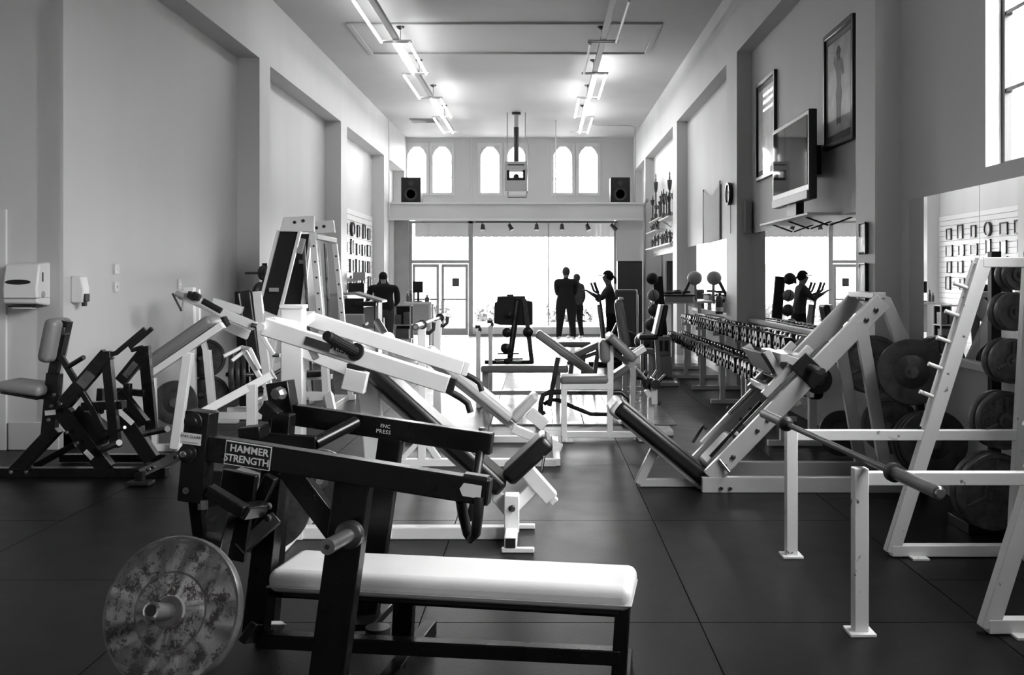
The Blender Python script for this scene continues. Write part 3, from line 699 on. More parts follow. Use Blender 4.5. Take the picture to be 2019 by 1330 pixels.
for s in (-1, 1):
    r0 = ph + V(0, s * .29, 0); r1 = ph + V(.02, s * .56, -.01)
    h_ = tube(m4, 'sled_weight_horn', r0, r1, .0245, 'worn_steel', 18)
    part(h_, 'horn_end', MB().lathe(r1, r1 - r0, [(.024, 0), (.024, .004), (.012, .005)], 18), 'dark_steel')
    part(m4, 'horn_bracket', MB().obox(ph + V(-.0, s * .315, -.03), d_ * .075, nn * .11, V(0, .012, 0)), 'satin_black', .006)
b4('sled_cross_tube', ph + V(-.17, -.3, .06), ph + V(-.17, .3, .06), .06, .06)
b4('sled_cross_link', ph + V(-.17, -.26, .06), ph + V(.0, -.26, .0), .06, .05)
tube(m4, 'safety_handle', T(1418, 905, YN - .03), T(1438, 930, YN - .06), .012, 'chrome')
plate('dark plate half hidden under the sliding carriage of the leg press', T(1612, 748, YF + .12), (0, -1, 0), .11, .06, 'rubber', 'flat')
tube(m4, 'carriage_pin', T(1612, 748, YF - .05), T(1612, 748, YF + .18), .02, 'dark_steel')
# storage plates of the leg press
tube(m4, 'storage_horn', T(1797, 733, YN - .30), T(1790, 733, YN + .1), .02, 'dark_steel')
tube(m4, 'storage_horn', T(1800, 735, YN - .36), T(1797, 733, YN - .25), .018, 'dark_steel')
plate('worn flat weight plate with a centre horn at the back of the leg press', T(1797, 733, YN - .2), (-.25, -1, .08), .225, .05, 'plate_dark', 'flat')
for i in range(3):
    plate(['front', 'middle', 'rear'][i] + ' cast plate of the three hanging behind the leg press rails', T(1722 - 5 * i, 718, YF + .14 + .055 * i), (-.35, -1, .05), .225, .045, 'iron', 'rim', 'three plates behind the leg press', spokes=(i == 0), txt=None)
plate('cast plate hanging low behind the leg press leg', T(1755, 838, 7.25), (-.3, -1, .05), .205, .05, 'iron', 'rim', spokes=True)
tube(m4, 'storage_horn', T(1722, 718, YF - .05), T(1722, 718, YF + .34), .022, 'dark_steel'); tube(m4, 'storage_horn', T(1750, 838, 7.05), T(1755, 838, 7.45), .022, 'dark_steel')
for i in range(3):
    plate(['front', 'middle', 'rear'][i] + ' dark flat plate of three beside the slanted rack post', T(1841 - i * 9, 872, 6.55 + .055 * i), (-.15, -1, .04), .215, .05, 'plate_dark', 'flat', 'three flat plates beside the rack post')
b4('plate_post', V(2.66, 6.93, 0.0), V(2.62, 6.93, .9), .05, .05, 'satin_black')
tube(m4, 'storage_horn', T(1841, 872, 6.42), T(1838, 872, 7.0), .022, 'dark_steel')
plate('small dark plate low on the floor beneath the leg press', V(2.52, 8.35, .20), (-.2, -1, .1), .19, .05, 'plate_dark', 'flat')
# ================================================================== squat rack at the far right
m5 = thing('squat_rack', 'white chipped squat rack with slanted posts and bar pegs', 'squat rack', (1.9, 4.8, 0))
Cw = 'chipped_white'
def b5(name, p, q, w, d, bv=.004, material=Cw): return bar(m5, name, p, q, w, d, material, bv)
for (Y, nm) in ((5.37, 'far'), (4.21, 'near')):
    po = b5('front_post', V(1.345, Y, .012), V(1.345, Y, .70), .06, .06)
    part(po, 'foot_plate', MB().box(1.29, 1.40, Y - .055, Y + .055, 0, .014), Cw, .003)
    b5('side_rail', V(1.37, Y, .655), V(2.62 if Y > 5 else 2.75, Y, .655), .055, .05)
    ba, tp = V(1.885, Y, .02), V(2.385, Y, 1.60)
    up = b5('slanted_post', ba, tp, .075, .06)
    b5('base_rail', V(1.88, Y, .035), V(2.58, Y, .035), .06, .06)
    b5('top_rail', V(2.37, Y, 1.585), V(2.72, Y, 1.585), .055, .06)
    b5('rear_post', V(2.545, Y, .03), V(2.63, Y, 1.57), .06, .055)
    part(m5, 'floor_tab', MB().box(1.97, 2.06, Y - .09, Y + .02, 0, .012), Cw, .002)
    d = (tp - ba).normalized(); n = V(-d.z, 0, d.x)
    part(up, 'rack_strip', MB().bar(ba.lerp(tp, .42) + n * .042 + V(0, .02, 0), ba.lerp(tp, .98) + n * .042 + V(0, .02, 0), .012, .02), Cw)
    for t in (.525, .62, .71, .80, .895):
        q = ba.lerp(tp, t) + n * .03
        pg = part(up, 'bar_peg', MB().tube(q, q + V(-.075, 0, .028), .011, 12), Cw)
        part(pg, 'peg_tip', MB().lathe(q + V(-.075, 0, .028), V(-.075, 0, .028), [(.012, 0), (.012, .006)], 12), 'plastic_white')
b5('rear_cross_bar', V(2.66, 4.21, 1.585), V(2.66, 5.37, 1.585), .05, .05); b5('rear_cross_bar', V(2.56, 4.21, .035), V(2.56, 5.37, .035), .05, .05)
barbell('long worn barbell resting low across the white squat rack rails', T(1853, 972, 3.58), T(1505, 815, 5.55))
# column of hanging plates behind the rack
rp = thing('plate_tree', 'black wall plate tree behind the squat rack', 'plate rack', (2.7, 5.8, 0))
bar(rp, 'post', V(2.72, 5.98, 0), V(2.72, 5.98, 1.66), .06, .06, 'satin_black'); bar(rp, 'base', V(2.5, 5.98, .03), V(2.8, 5.98, .03), .06, .3, 'satin_black')
cols = [(2.735, 541, .09, 'small plate at the top of the plate tree behind the squat rack'), (2.712, 614, .112, 'second plate from the top of the plate tree'), (2.695, 711, .13, 'ribbed middle plate of the plate tree'), (2.655, 828, .168, 'lettered plate second from the bottom of the plate tree'), (2.598, 968, .224, 'largest ribbed plate at the bottom of the plate tree')]
for i, (x, y, r, lb) in enumerate(cols):
    p = V(x, 5.72, EYE - (y - VY) * 5.72 / F)
    tube(rp, 'peg', p + V(0, -.05, 0), V(p.x, 5.98, p.z), .018, 'dark_steel')
    bar(rp, 'peg_bracket', V(p.x, 5.98, p.z), V(2.72, 5.98, p.z), .04, .03, 'satin_black')
    plate('dark ' + lb if i < 2 else lb, p, (.14, -1, .0), r, .05, 'iron', 'rim', None, spokes=(i >= 2), txt='COMPANY' if i == 3 else None)
    plate(['rear plate paired with the small top plate of the plate tree', 'rear plate behind the second plate of the plate tree', 'rear plate behind the ribbed middle plate of the plate tree', 'rear plate behind the lettered plate of the plate tree', 'rear plate behind the largest plate of the plate tree'][i], p + V(-.012, .06, 0), (.14, -1, 0), r, .05, 'iron', 'rim')
# ================================================================== black seated row machine at the left
m6 = thing('row_machine', 'black seated row machine with separate seat and chest pad by the left wall', 'gym machine', (-3.5, 7.55, 0))
YA, YBk = 7.35, 7.95
def b6(name, p, q, w, d, material=K, bv=.004): return bar(m6, name, p, q, w, d, material, bv)
b6('floor_beam', V(T(-60, 930, 7.5).x, 7.5, .04), V(T(330, 930, 7.5).x, 7.5, .04), .07, .08)
b6('floor_beam', V(T(120, 905, 8.1).x, 8.1, .04), V(T(330, 905, 8.1).x, 8.1, .04), .06, .07)
b6('rear_leg', T(28, 932, 7.5), T(112, 843, 7.5), .095, .08)
b6('rear_leg', T(70, 918, 7.9), T(150, 875, 7.9), .05, .06)
b6('seat_post', T(97, 860, 7.5), T(108, 735, 7.5), .10, .08)
b6('seat_post_upper', T(104, 745, 7.5), T(113, 700, 7.5), .065, .07)
b6('chest_pad_post', T(112, 715, 7.5), T(132, 632, 7.5), .06, .09)
cp = pad(m6, 'chest_pad', T(101, 712, 7.5), T(118, 627, 7.5), .105, .30, 'vinyl_grey', bevel=.045)
part(m6, 'pad_bracket', MB().obox(T(129, 652, 7.5), V(.02, 0, 0), V(0, .05, 0), V(0, 0, .03)), 'dark_steel', .004)
pad(m6, 'seat_pad', T(14, 757, 7.5), T(98, 768, 7.5), .085, .32, 'vinyl_grey', bevel=.035)
b6('seat_board', T(18, 769, 7.5), T(90, 782, 7.5), .02, .26); b6('seat_bracket', T(75, 780, 7.5), T(118, 782, 7.5), .04, .08)
for (x, y) in ((107, 778), (101, 800), (96, 827), (22, 930), (52, 930), (132, 852), (153, 873)): bolt(m6, T(x, y, 7.42), (0, -1, 0), .014)
for (x, y, a) in ((99, 813, .1), (176, 806, .1), (175, 896, -.8)):
    part(m6, 'white_sticker', MB().obox(T(x, y, 7.40), V(math.cos(a), 0, math.sin(a)) * .04, V(-math.sin(a), 0, math.cos(a)) * .018, V(0, .001, 0)), 'paper')
b6('side_arm', T(120, 702, YA), T(182, 805, YA), .04, .04); b6('side_arm', T(180, 800, YA), T(205, 850, YA), .045, .04)
tube(m6, 'arm_peg', T(132, 724, YA), T(165, 704, YA - .1), .018, 'rubber')
b6('knee_beam', T(165, 800, 7.4), T(245, 797, 7.4), .06, .1)
for (Y, dx, dy, nm) in ((7.35, 0, 0, 'near'), (8.0, 0, 0, 'far')):
    if nm == 'near':
        aa = b6('near_row_arm', T(128, 795, Y), T(213, 697, Y), .10, .07)
        part(aa, 'arm_decal', MB().bar(T(158, 760, Y - .037), T(180, 735, Y - .037), .08, .002), 'worn_steel')
        b6('near_drop_link', T(210, 692, Y), T(229, 882, Y), .07, .06)
        part(m6, 'near_grip', MB().path([T(215, 700, Y), T(230, 695, Y), T(262, 668, Y), T(286, 648, Y)], .019, 10), 'rubber')
    else:
        aa = b6('far_row_arm', T(238, 752, Y), T(288, 690, Y), .09, .07)
        part(aa, 'arm_decal', MB().bar(T(246, 742, Y - .037), T(268, 715, Y - .037), .05, .002), 'worn_steel')
        b6('far_drop_link', T(285, 682, Y), T(300, 855, Y), .085, .06)
        part(m6, 'far_grip', MB().path([T(300, 647, Y), T(278, 666, Y), T(256, 684, Y), T(260, 690, Y), T(282, 684, Y)], .019, 10), 'rubber')
b6('link_beam', T(232, 770, 7.9), T(285, 775, 7.9), .05, .06)
b6('pivot_plate', T(200, 765, 7.8), T(196, 815, 7.8), .05, .06); b6('pivot_plate', T(252, 756, 7.8), T(252, 790, 7.8), .05, .06)
b6('lower_diagonal', T(118, 802, 7.5), T(212, 925, 7.5), .12, .08); b6('lower_diagonal', T(150, 812, 7.6), T(215, 862, 7.6), .14, .1, 'satin_black')
b6('lower_diagonal', T(235, 772, 7.8), T(285, 835, 7.8), .085, .07); b6('far_leg', T(238, 810, 8.0), T(300, 905, 8.0), .12, .08, 'satin_black')
part(m6, 'white_sticker', MB().obox(T(248, 822, 7.72), V(.055, 0, -.05), V(.014, 0, .015), V(0, .001, 0)), 'paper')
tube(m6, 'weight_horn', T(205, 885, 7.45), T(235, 872, 7.1), .022, 'worn_steel'); tube(m6, 'weight_horn', T(215, 860, 7.6), T(246, 842, 7.2), .012, 'chrome')
tube(m6, 'weight_horn', T(285, 855, 7.8), T(330, 845, 7.6), .024, 'worn_steel')
tube(m6, 'roller', T(265, 832, 8.0), T(300, 826, 8.0), .035, 'rubber')
ft = b6('front_foot_beam', T(272, 935, 7.25), T(362, 893, 7.6), .07, .06)
part(m6, 'foot_pad', MB().obox(T(277, 951, 7.2), V(.085, 0, 0), V(0, .06, 0), V(0, 0, .012)), 'rubber', .004)
b6('foot_stub', T(276, 930, 7.22), T(276, 950, 7.22), .06, .06)
for t in (.25, .35, .85): bolt(ft, T(272, 935, 7.2).lerp(T(362, 893, 7.55), t), (0, -1, 0), .012)
# ================================================================== white chest-supported T-bar row
m7 = thing('t_bar_row', 'white chest-supported row bench with slanted grey pad and long lever bar', 'gym machine', (-3.1, 8.9, 0))
def b7(name, p, q, w, d, material=Wp): return bar(m7, name, p, q, w, d, material, .005)
pad(m7, 'chest_pad', T(285, 725, 8.65), T(425, 628, 8.65), .10, .32, 'vinyl_grey', bevel=.04)
b7('pad_rail', T(283, 747, 8.6), T(440, 640, 8.6), .06, .08)
b7('front_leg', T(372, 695, 8.6), T(345, 884, 8.6), .08, .07); b7('front_leg', T(302, 745, 8.7), T(306, 880, 8.7), .045, .06)
b7('base_rail', V(T(298, 880, 8.65).x, 8.65, .03), V(T(420, 880, 8.65).x, 8.65, .03), .06, .07)
b7('lever_bar', T(345, 842, 8.9), T(540, 737, 9.3), .075, .07)
part(m7, 'lever_stop', MB().lathe(T(538, 738, 9.3), V(.8, .2, .5), [(.055, 0), (.055, .012)], 16), Wp)
tube(m7, 'lever_tip', T(540, 737, 9.3), T(562, 724, 9.4), .02, 'chrome')
b7('lever_stand', T(497, 757, 9.2), V(T(497, 757, 9.2).x, 9.2, 0), .09, .08)
b7('rear_base_rail', V(T(385, 815, 10.0).x, 10.0, .12), V(T(525, 815, 10.0).x, 10.0, .12), .07, .06)
b7('lever_horn', T(524, 762, 9.4), T(480, 688, 9.4), .045, .05)
b7('lever_horn', T(512, 728, 9.35), T(492, 686, 9.35), .035, .04)
for (p, q) in (((477, 684), (441, 702)), ((484, 690), (457, 711)), ((477, 684), (494, 688))): tube(m7, 'handle', T(*p, 9.35), T(*q, 9.25), .018, Wp)
plate('dark round plate standing under the slanted pad of the row bench', T(345, 793, 9.1), (.2, -1, .05), .20, .05, 'plate_dark', 'flat')
# ================================================================== white lever machine behind it
m8 = thing('lever_machine', 'white lever machine with tall post and black hand grips by the left wall', 'gym machine', (-3.4, 10.3, 0))
def b8(name, p, q, w, d, material=Wp): return bar(m8, name, p, q, w, d, material, .005)
po = b8('post', T(374, 566, 10.3), V(T(378, 566, 10.3).x, 10.3, 0), .10, .09); b8('post', T(362 + 26, 570, 10.5), V(T(392, 560, 10.5).x, 10.5, 0), .06, .06)
b8('brace', T(395, 650, 10.3), T(408, 700, 10.3), .05, .06); b8('brace', T(408, 690, 10.25), T(422, 834, 10.25), .075, .07)
b8('lever_arm', T(355, 580, 9.9), T(503, 643, 9.9), .085, .07); b8('far_lever_arm', T(420, 594, 10.5), T(478, 612, 10.5), .08, .07)
b8('lower_arm', T(425, 632, 10.1), T(490, 660, 10.1), .10, .07)
part(m8, 'rubber_stop', MB().bar(T(433, 628, 9.8), T(442, 646, 9.8), .12, .1), 'rubber', .008)
tube(m8, 'hand_grip', T(400, 593, 9.75), T(436, 613, 9.75), .030, 'rubber'); tube(m8, 'end_grip', T(347, 578, 9.85), T(363, 584, 9.85), .030, 'plastic_grey')
part(m8, 'cable_handle', MB().path([T(340, 578, 9.85), T(349, 596, 9.85), T(358, 613, 9.85)], .011, 8), 'dark_steel')
tube(m8, 'cable_strap', T(358, 613, 9.85), T(362, 588, 9.85), .006, 'plastic_grey')
for (x, y) in ((378, 583), (388, 584)): part(m8, 'clamp', MB().obox(T(x, y, 9.85), V(.03, 0, -.02), V(0, .04, 0), V(.01, 0, .03)), 'rubber', .006)
tube(m8, 'pivot_pin', T(496, 640, 9.85), T(512, 645, 9.85), .024, 'chrome')
b8('drop_rod', T(512, 655, 10.1), T(540, 700, 10.1), .04, .04)
tube(m8, 'drop_joint', T(538, 700, 10.1), T(552, 700, 10.1), .02, 'chrome')
b8('base', V(T(370, 830, 10.3).x, 10.3, .035), V(T(470, 830, 10.3).x, 10.3, .035), .07, .08)
plate('upper dark plate stored on the white lever machine by the left wall', T(405, 706, 10.45), (.25, -1, .0), .205, .06, 'plate_dark', 'rim')
plate('lower dark plate stored on the white lever machine by the left wall', T(412, 778, 10.5), (.25, -1, .0), .205, .06, 'plate_dark', 'rim')
tube(m8, 'storage_peg', T(395, 706, 10.25), T(410, 706, 10.7), .022, 'dark_steel'); tube(m8, 'storage_peg', T(395, 778, 10.25), T(416, 778, 10.75), .022, 'dark_steel')
# ================================================================== upright pad machine beside the wall bay
m9 = thing('upright_pad_machine', 'white framed machine with a tall narrow black upright pad', 'gym machine', (-3.2, 10.75, 0))
def b9(name, p, q, w, d, material=Wp): return bar(m9, name, p, q, w, d, material, .005)
pad(m9, 'upright_pad', T(485, 572, 10.75), T(512, 770, 10.75), .13, .10, 'vinyl_black', bevel=.03)
b9('pad_frame', T(507, 574, 10.75), T(530, 780, 10.75), .09, .07); b9('pad_frame', T(474, 578, 10.75), T(500, 745, 10.75), .03, .06)
b9('cross_arm', T(505, 612, 10.85), T(560, 634, 10.85), .06, .06)
b9('base', V(T(480, 800, 10.75).x, 10.75, .035), V(T(560, 800, 10.75).x, 10.75, .035), .06, .5)
b9('leg', T(528, 760, 10.75), V(T(536, 800, 10.75).x, 10.75, .02), .07, .07)
b9('rear_shroud', T(474, 574, 10.98), T(484, 800, 10.98), .12, .05, 'satin_black')
for i in range(3):
    plate(['front', 'middle', 'rear'][i] + ' plate of three edge-on plates beside the tall black pad', T(455 + i * 12, 738, 10.6 + .024 * i), (-1, -.35, 0), .225, .055, 'plate_dark', 'flat')
tube(m9, 'plate_peg', T(445, 738, 10.57), T(500, 738, 10.69), .022, 'dark_steel')
# ================================================================== white A-frame tower with black shrouds
m10 = thing('cable_tower', 'tall white A-frame tower with two slanted black shroud boards', 'gym machine', (-2.6, 12.0, 0))
def b10(name, p, q, w, d, material=Wp): return bar(m10, name, p, q, w, d, material, .005)
def board(name, c4, Y, dY, material, off=.03, bv=.004):
    Ys = [Y, Y, Y + dY, Y + dY]; pts = [T(x, y, yy) for (x, y), yy in zip(c4, Ys)]
    return part(m10, name, MB().prism(pts, (0, off, 0)), material, bv)
for (c4, Y, tag_) in (([(550, 455), (591, 453), (545, 628), (507, 616)], 11.6, 0), ([(582, 461), (612, 461), (594, 602), (550, 603)], 12.3, 1)):
    bd = board('shroud_board', c4, Y, -.5 if not tag_ else -.45, 'plastic_black')
    (x0, y0), (x1, y1), (x2, y2), (x3, y3) = c4
    b10('board_rail', T(x1 + 1, y1, Y - .02), T(x2 + 1, y2 + 12, Y - .52), .035, .05); b10('board_rail', T(x0 - 1, y0, Y - .02), T(x3 - 1, y3 + 10, Y - .52), .03, .05)
    lx, ly = (540, 571) if not tag_ else (598, 516)
    part(bd, 'maker_plate', MB().obox(T(lx, ly, Y - (.40 if not tag_ else .22)), V(.055, 0, 0), V(0, .002, 0), V(0, 0, .022)), 'plastic_grey')
tpA = part(m10, 'head_plate', MB().prism([T(558, 428, 11.55), T(619, 425, 11.55), T(619, 457, 11.55), T(551, 456, 11.55)], (0, .06, 0)), Wp, .006)
tpB = part(m10, 'head_plate', MB().prism([T(621, 435, 12.25), T(657, 434, 12.25), T(660, 458, 12.25), T(621, 461, 12.25)], (0, .06, 0)), Wp, .006)
for (x, y) in ((581, 438), (598, 435)): bolt(tpA, T(x, y, 11.54), (0, -1, 0), .02, 'rubber')
for (x, y) in ((624, 449), (639, 446)): bolt(tpB, T(x, y, 12.24), (0, -1, 0), .02, 'rubber')
gl = part(m10, 'top_cross_bar', MB().bar(T(622, 466, 11.6), T(660, 474, 12.3), .06, .06), Wp, .005)
for (xa, ya, xb, yb, Y, w) in ((616, 457, 632, 640, 11.6, .07), (626, 490, 634, 640, 11.75, .05), (660, 480, 676, 660, 12.3, .06)):
    r_ = b10('ladder_rail', T(xa, ya, Y), V(T(xb + 8, yb, Y).x + .05, Y, 0), w, .06)
    for k in range(6):
        t = .08 + .09 * k; q = T(xa, ya, Y - .035).lerp(V(T(xb + 8, yb, Y).x + .05, Y - .035, 0), t)
        bolt(r_, q, (0, -1, 0), .012, 'rubber', .004)
for (x0, y0, x1, y1) in ((598, 472, 612, 640), (641, 480, 652, 640)): tube(m10, 'guide_rod', T(x0, y0, 11.9), V(T(x1 + 5, y1, 11.9).x, 11.9, .1), .018, 'worn_steel')
part(m10, 'swivel_pulley', MB().bar(T(590, 500, 11.5), T(598, 470, 11.5), .06, .05), 'plastic_grey', .01)
b10('base_rail', V(-3.5, 11.1, .03), V(-2.35, 11.1, .03), .06, .07); b10('base_rail', V(-3.4, 12.3, .03), V(-2.3, 12.3, .03), .06, .07)
b10('base_side', V(-2.4, 11.1, .03), V(-2.4, 12.3, .03), .06, .07); b10('base_side', V(-3.4, 11.1, .03), V(-3.4, 12.3, .03), .06, .07)
b10('board_leg', T(545, 640, 11.08), V(-3.1, 11.1, .0), .06, .06)
b10('board_leg', T(594, 610, 11.85), V(-2.75, 11.9, .0), .05, .05)
# weights racked behind it against the wall
rk = thing('corner_plate_rack', 'dark plate rack against the left wall behind the black boards', 'plate rack', (-3.7, 13.3, 0))
bar(rk, 'post', V(-3.72, 13.4, 0), V(-3.72, 13.4, 1.7), .07, .07, 'satin_black'); bar(rk, 'base', V(-3.9, 13.4, .03), V(-3.4, 13.4, .03), .07, .3, 'satin_black')
for i, (x, y, r, lb) in enumerate(((520, 538, .10, 'small plate on the upper peg by the first pilaster'), (514, 578, .15, 'dark plate on the middle peg by the first pilaster'), (520, 640, .19, 'dark plate on the low peg by the first pilaster'))):
    p = T(x, y, 13.15); tube(rk, 'peg', V(p.x - .25, p.y + .02, p.z), V(p.x + .25, p.y, p.z), .018, 'dark_steel'); bar(rk, 'peg_arm', V(p.x, p.y, p.z), V(-3.72, 13.4, p.z), .03, .03, 'satin_black')
    plate(lb, p, (1, -.4, 0), r, .06, 'plate_dark', 'flat')
# low white machine frame right of the tower
m11 = thing('low_cable_frame', 'low white machine frame with slanted foot beside the tower base', 'gym machine', (-2.0, 10.6, 0))
for a in ((560, 775, 640, 778), (610, 785, 655, 780)):
    bar(m11, 'rail', T(a[0], a[1], 10.6), T(a[2], a[3], 10.6), .06, .07)
bar(m11, 'post', T(640, 715, 10.6), V(T(645, 780, 10.6).x, 10.6, .02), .07, .07); bar(m11, 'foot', T(648, 776, 10.6), V(T(662, 795, 10.4).x, 10.3, .03), .08, .07)
bar(m11, 'seat_frame', T(575, 745, 10.8), T(655, 742, 10.8), .05, .07); bar(m11, 'post', T(580, 745, 10.8), V(T(580, 745, 10.8).x, 10.8, 0), .07, .07)
bar(m11, 'foot', V(T(560, 790, 10.6).x, 10.6, .03), V(T(645, 790, 10.6).x, 10.6, .03), .06, .07)
pad(m11, 'seat', T(578, 738, 10.8), T(640, 735, 10.8), .06, .28, 'vinyl_black')
# ================================================================== dumbbell rack with two tiers of dumbbells
m12 = thing('dumbbell_rack', 'long white two-tier dumbbell rack along the mirrored wall', 'dumbbell rack', (2.35, 12.5, 0))
RY0, RY1 = 8.25, 16.6
TA = (2.02, 2.38, .535); TB = (2.26, 2.62, .815)        # tier: x of left head, x of right head, height of the trough
for k, (xa, xb, z) in enumerate((TA, TB)):
    for x in (xa + .137, xb - .137):
        bar(m12, 'trough_rail', V(x, RY0, z), V(x, RY1, z), .035, .05, Wp, ref=(0, 0, 1))
for y in (8.9, 10.4, 11.9, 13.4, 14.9, 16.4):
    bar(m12, 'post', V(2.42, y, .03), V(2.42, y, .77), .07, .07, Wp)
    bar(m12, 'floor_foot', V(2.02, y, .03), V(2.66, y, .03), .05, .06, Wp)
    bar(m12, 'tier_arm', V(2.08, y, .475), V(2.44, y, .49), .05, .06, Wp); bar(m12, 'tier_arm', V(2.30, y, .75), V(2.60, y, .765), .05, .06, Wp)
    bar(m12, 'post', V(2.16, y, .03), V(2.16, y, .47), .06, .06, Wp)
ONES = 'zeroth first second third fourth fifth sixth seventh eighth ninth tenth eleventh twelfth thirteenth fourteenth fifteenth sixteenth seventeenth eighteenth nineteenth'.split()
def ordinal(n):
    if n < 20: return ONES[n]
    t = {2: 'twent', 3: 'thirt', 4: 'fort'}[n // 10]
    return t + 'ieth' if n % 10 == 0 else t + 'y-' + ONES[n % 10]
def make_dumbbell(r, label, grp):
    t = thing('dumbbell', label, 'dumbbell', (0, 0, 0), grp)
    part(t, 'handle', MB().tube((-.08, 0, 0), (.08, 0, 0), .016, 8), 'dark_steel')
    for s in (-1, 1):
        h = part(t, 'head', MB().lathe((s * .085, 0, 0), (s, 0, 0), [(r * .85, -.03), (r, -.02), (r, .05), (r * .92, .066), (r * .5, .07)], 14), 'dumbbell_black')
        part(h, 'end_bolt', MB().lathe((s * .155, 0, 0), (s, 0, 0), [(.022, 0), (.022, .008), (.012, .012)], 8), 'dumbbell_black')
    return t
for k, (xa, xb, z) in enumerate((TA, TB)):
    lb = ['dumbbell in the lower row of the white dumbbell rack', 'dumbbell in the upper row of the white dumbbell rack'][k]; gr = ['lower row of dumbbells', 'upper row of dumbbells'][k]
    n = 40; protos = {}; cnt = 0
    for i in range(n):
        y = RY0 + .12 + i * (RY1 - RY0 - .2) / n; sz = .066 + .030 * (1 - i / n); sz = round(sz / .005) * .005
        if k == 1 and i in (3, 4): continue
        cnt += 1
        if sz not in protos: o = protos[sz] = make_dumbbell(sz, lb, gr)
        else: o = copy_tree(protos[sz])
        o['label'] = '%s dumbbell from the leg press end of the %s rack row' % (ordinal(cnt), ['lower', 'upper'][k])
        o.location = ((xa + xb) / 2 + random.uniform(-.012, .012), y, z + .018 + .022); o.rotation_euler = (random.uniform(0, 1), 0, random.uniform(-.03, .03))
# ================================================================== benches in the middle of the room
# preacher curl bench: white frame, grey pads
m13 = thing('preacher_bench', 'white framed preacher curl bench with grey seat and arm pads', 'bench', (.45, 9.3, 0))
def b13(name, p, q, w, d, material=Wp): return bar(m13, name, p, q, w, d, material, .004)
Yq = 9.25
b13('front_post', V(T(1112, 760, Yq).x, Yq, .02), T(1112, 752, Yq), .055, .06); b13('rear_post', V(T(1202, 860, Yq).x, Yq, .02), T(1204, 680, Yq), .055, .06)
b13('base_rail', V(T(1110, 860, Yq).x, Yq, .05), V(T(1262, 860, Yq).x, Yq, .05), .055, .06)
b13('seat_rail', T(1108, 762, Yq), T(1205, 760, Yq), .06, .07); b13('stretcher', T(1112, 773, Yq + .1), T(1202, 773, Yq + .1), .03, .05, 'worn_steel')
b13('foot', V(T(1113, 865, Yq - .1).x, Yq - .15, .02), V(T(1113, 865, Yq).x, Yq + .4, .02), .05, .05); b13('foot', V(T(1262, 865, Yq).x, Yq - .15, .03), V(T(1262, 865, Yq).x, Yq + .4, .03), .05, .05)
b13('foot_tab', V(T(1113, 866, 9.1).x, 9.1, .012), V(T(1130, 866, 9.1).x, 9.1, .012), .02, .05)
pad(m13, 'seat_pad', T(1104, 747, Yq + .1), T(1198, 746, Yq + .1), .075, .30, 'vinyl_grey', bevel=.03)
pad(m13, 'chest_pad', T(1191, 668, Yq + .1), T(1193, 714, Yq + .1), .10, .30, 'vinyl_grey', bevel=.042)
pad(m13, 'arm_pad', T(1199, 659, Yq + .15), T(1248, 706, Yq + .15), .085, .55, 'vinyl_grey', bevel=.036)
b13('arm_brace', T(1206, 690, Yq + .15), T(1245, 722, Yq + .15), .045, .05, 'grey_paint')
b13('bar_rest', T(1246, 703, Yq), T(1272, 686, Yq), .05, .04); b13('bar_rest', T(1246, 698, Yq + .5), T(1270, 682, Yq + .5), .05, .04)
b13('rest_post', T(1248, 712, Yq + .15), V(T(1250, 860, Yq).x, Yq + .15, .03), .05, .05, 'grey_paint')
# adjustable bench, dark frame
m14 = thing('adjustable_bench', 'grey adjustable bench with raised back pad and dark tube frame', 'bench', (.3, 10.3, 0))
Yr = 10.35
pad(m14, 'back_pad', T(1058, 655, Yr), T(1168, 735, Yr), .085, .28, 'vinyl_grey', bevel=.03)
pad(m14, 'seat_pad', T(1200, 747, Yr), T(1238, 722, Yr), .07, .28, 'vinyl_grey', bevel=.028)
bar(m14, 'support_strut', T(1100, 704, Yr), T(1083, 800, Yr), .05, .05, 'dark_steel')
part(m14, 'frame_tube', MB().path([T(1066, 832, Yr), T(1066, 795, Yr), T(1071, 778, Yr), T(1085, 772, Yr), T(1140, 773, Yr), T(1225, 773, Yr), T(1240, 785, Yr), T(1245, 815, Yr)], .028, 12), 'dark_steel')
part(m14, 'lower_tube', MB().path([T(1072, 797, Yr + .1), T(1085, 788, Yr + .1), T(1100, 788, Yr + .1), T(1130, 802, Yr + .1), T(1165, 816, Yr + .1), T(1225, 817, Yr + .1)], .022, 10), 'satin_black')
for x in (1062, 1228):
    bar(m14, 'foot', V(T(x, 830, Yr).x, Yr - .25, .03), V(T(x, 830, Yr).x, Yr + .3, .03), .06, .06, 'dark_steel')
tube(m14, 'pivot_bolt', T(1057, 822, Yr - .05), T(1075, 812, Yr - .05), .02, 'dark_steel')
# flat bench with uprights further back
m15 = thing('flat_bench', 'grey flat bench with slim pale uprights near the storefront', 'bench', (-.2, 12.1, 0))
Yt = 12.0
pad(m15, 'bench_pad', T(949, 726, Yt), T(1120, 726, Yt), .085, .28, 'vinyl_grey', bevel=.03)
bar(m15, 'leg', T(957, 732, Yt), V(T(957, 732, Yt).x, Yt, 0), .075, .06, 'grey_paint'); bar(m15, 'leg', T(1100, 732, Yt), V(T(1100, 732, Yt).x, Yt, 0), .06, .06, 'grey_paint')
for (x, y, Y) in ((943, 652, 11.55), (967, 642, 12.6)):
    u_ = bar(m15, 'upright', T(x, y, Y), V(T(x, y, Y).x, Y, 0), .05, .05, Wp)
    part(u_, 'bar_hook', MB().path([T(x, y + 6, Y), T(x + 4, y - 3, Y), T(x + 2, y - 8, Y), T(x - 6, y - 8, Y)], .02, 8), 'dark_steel')
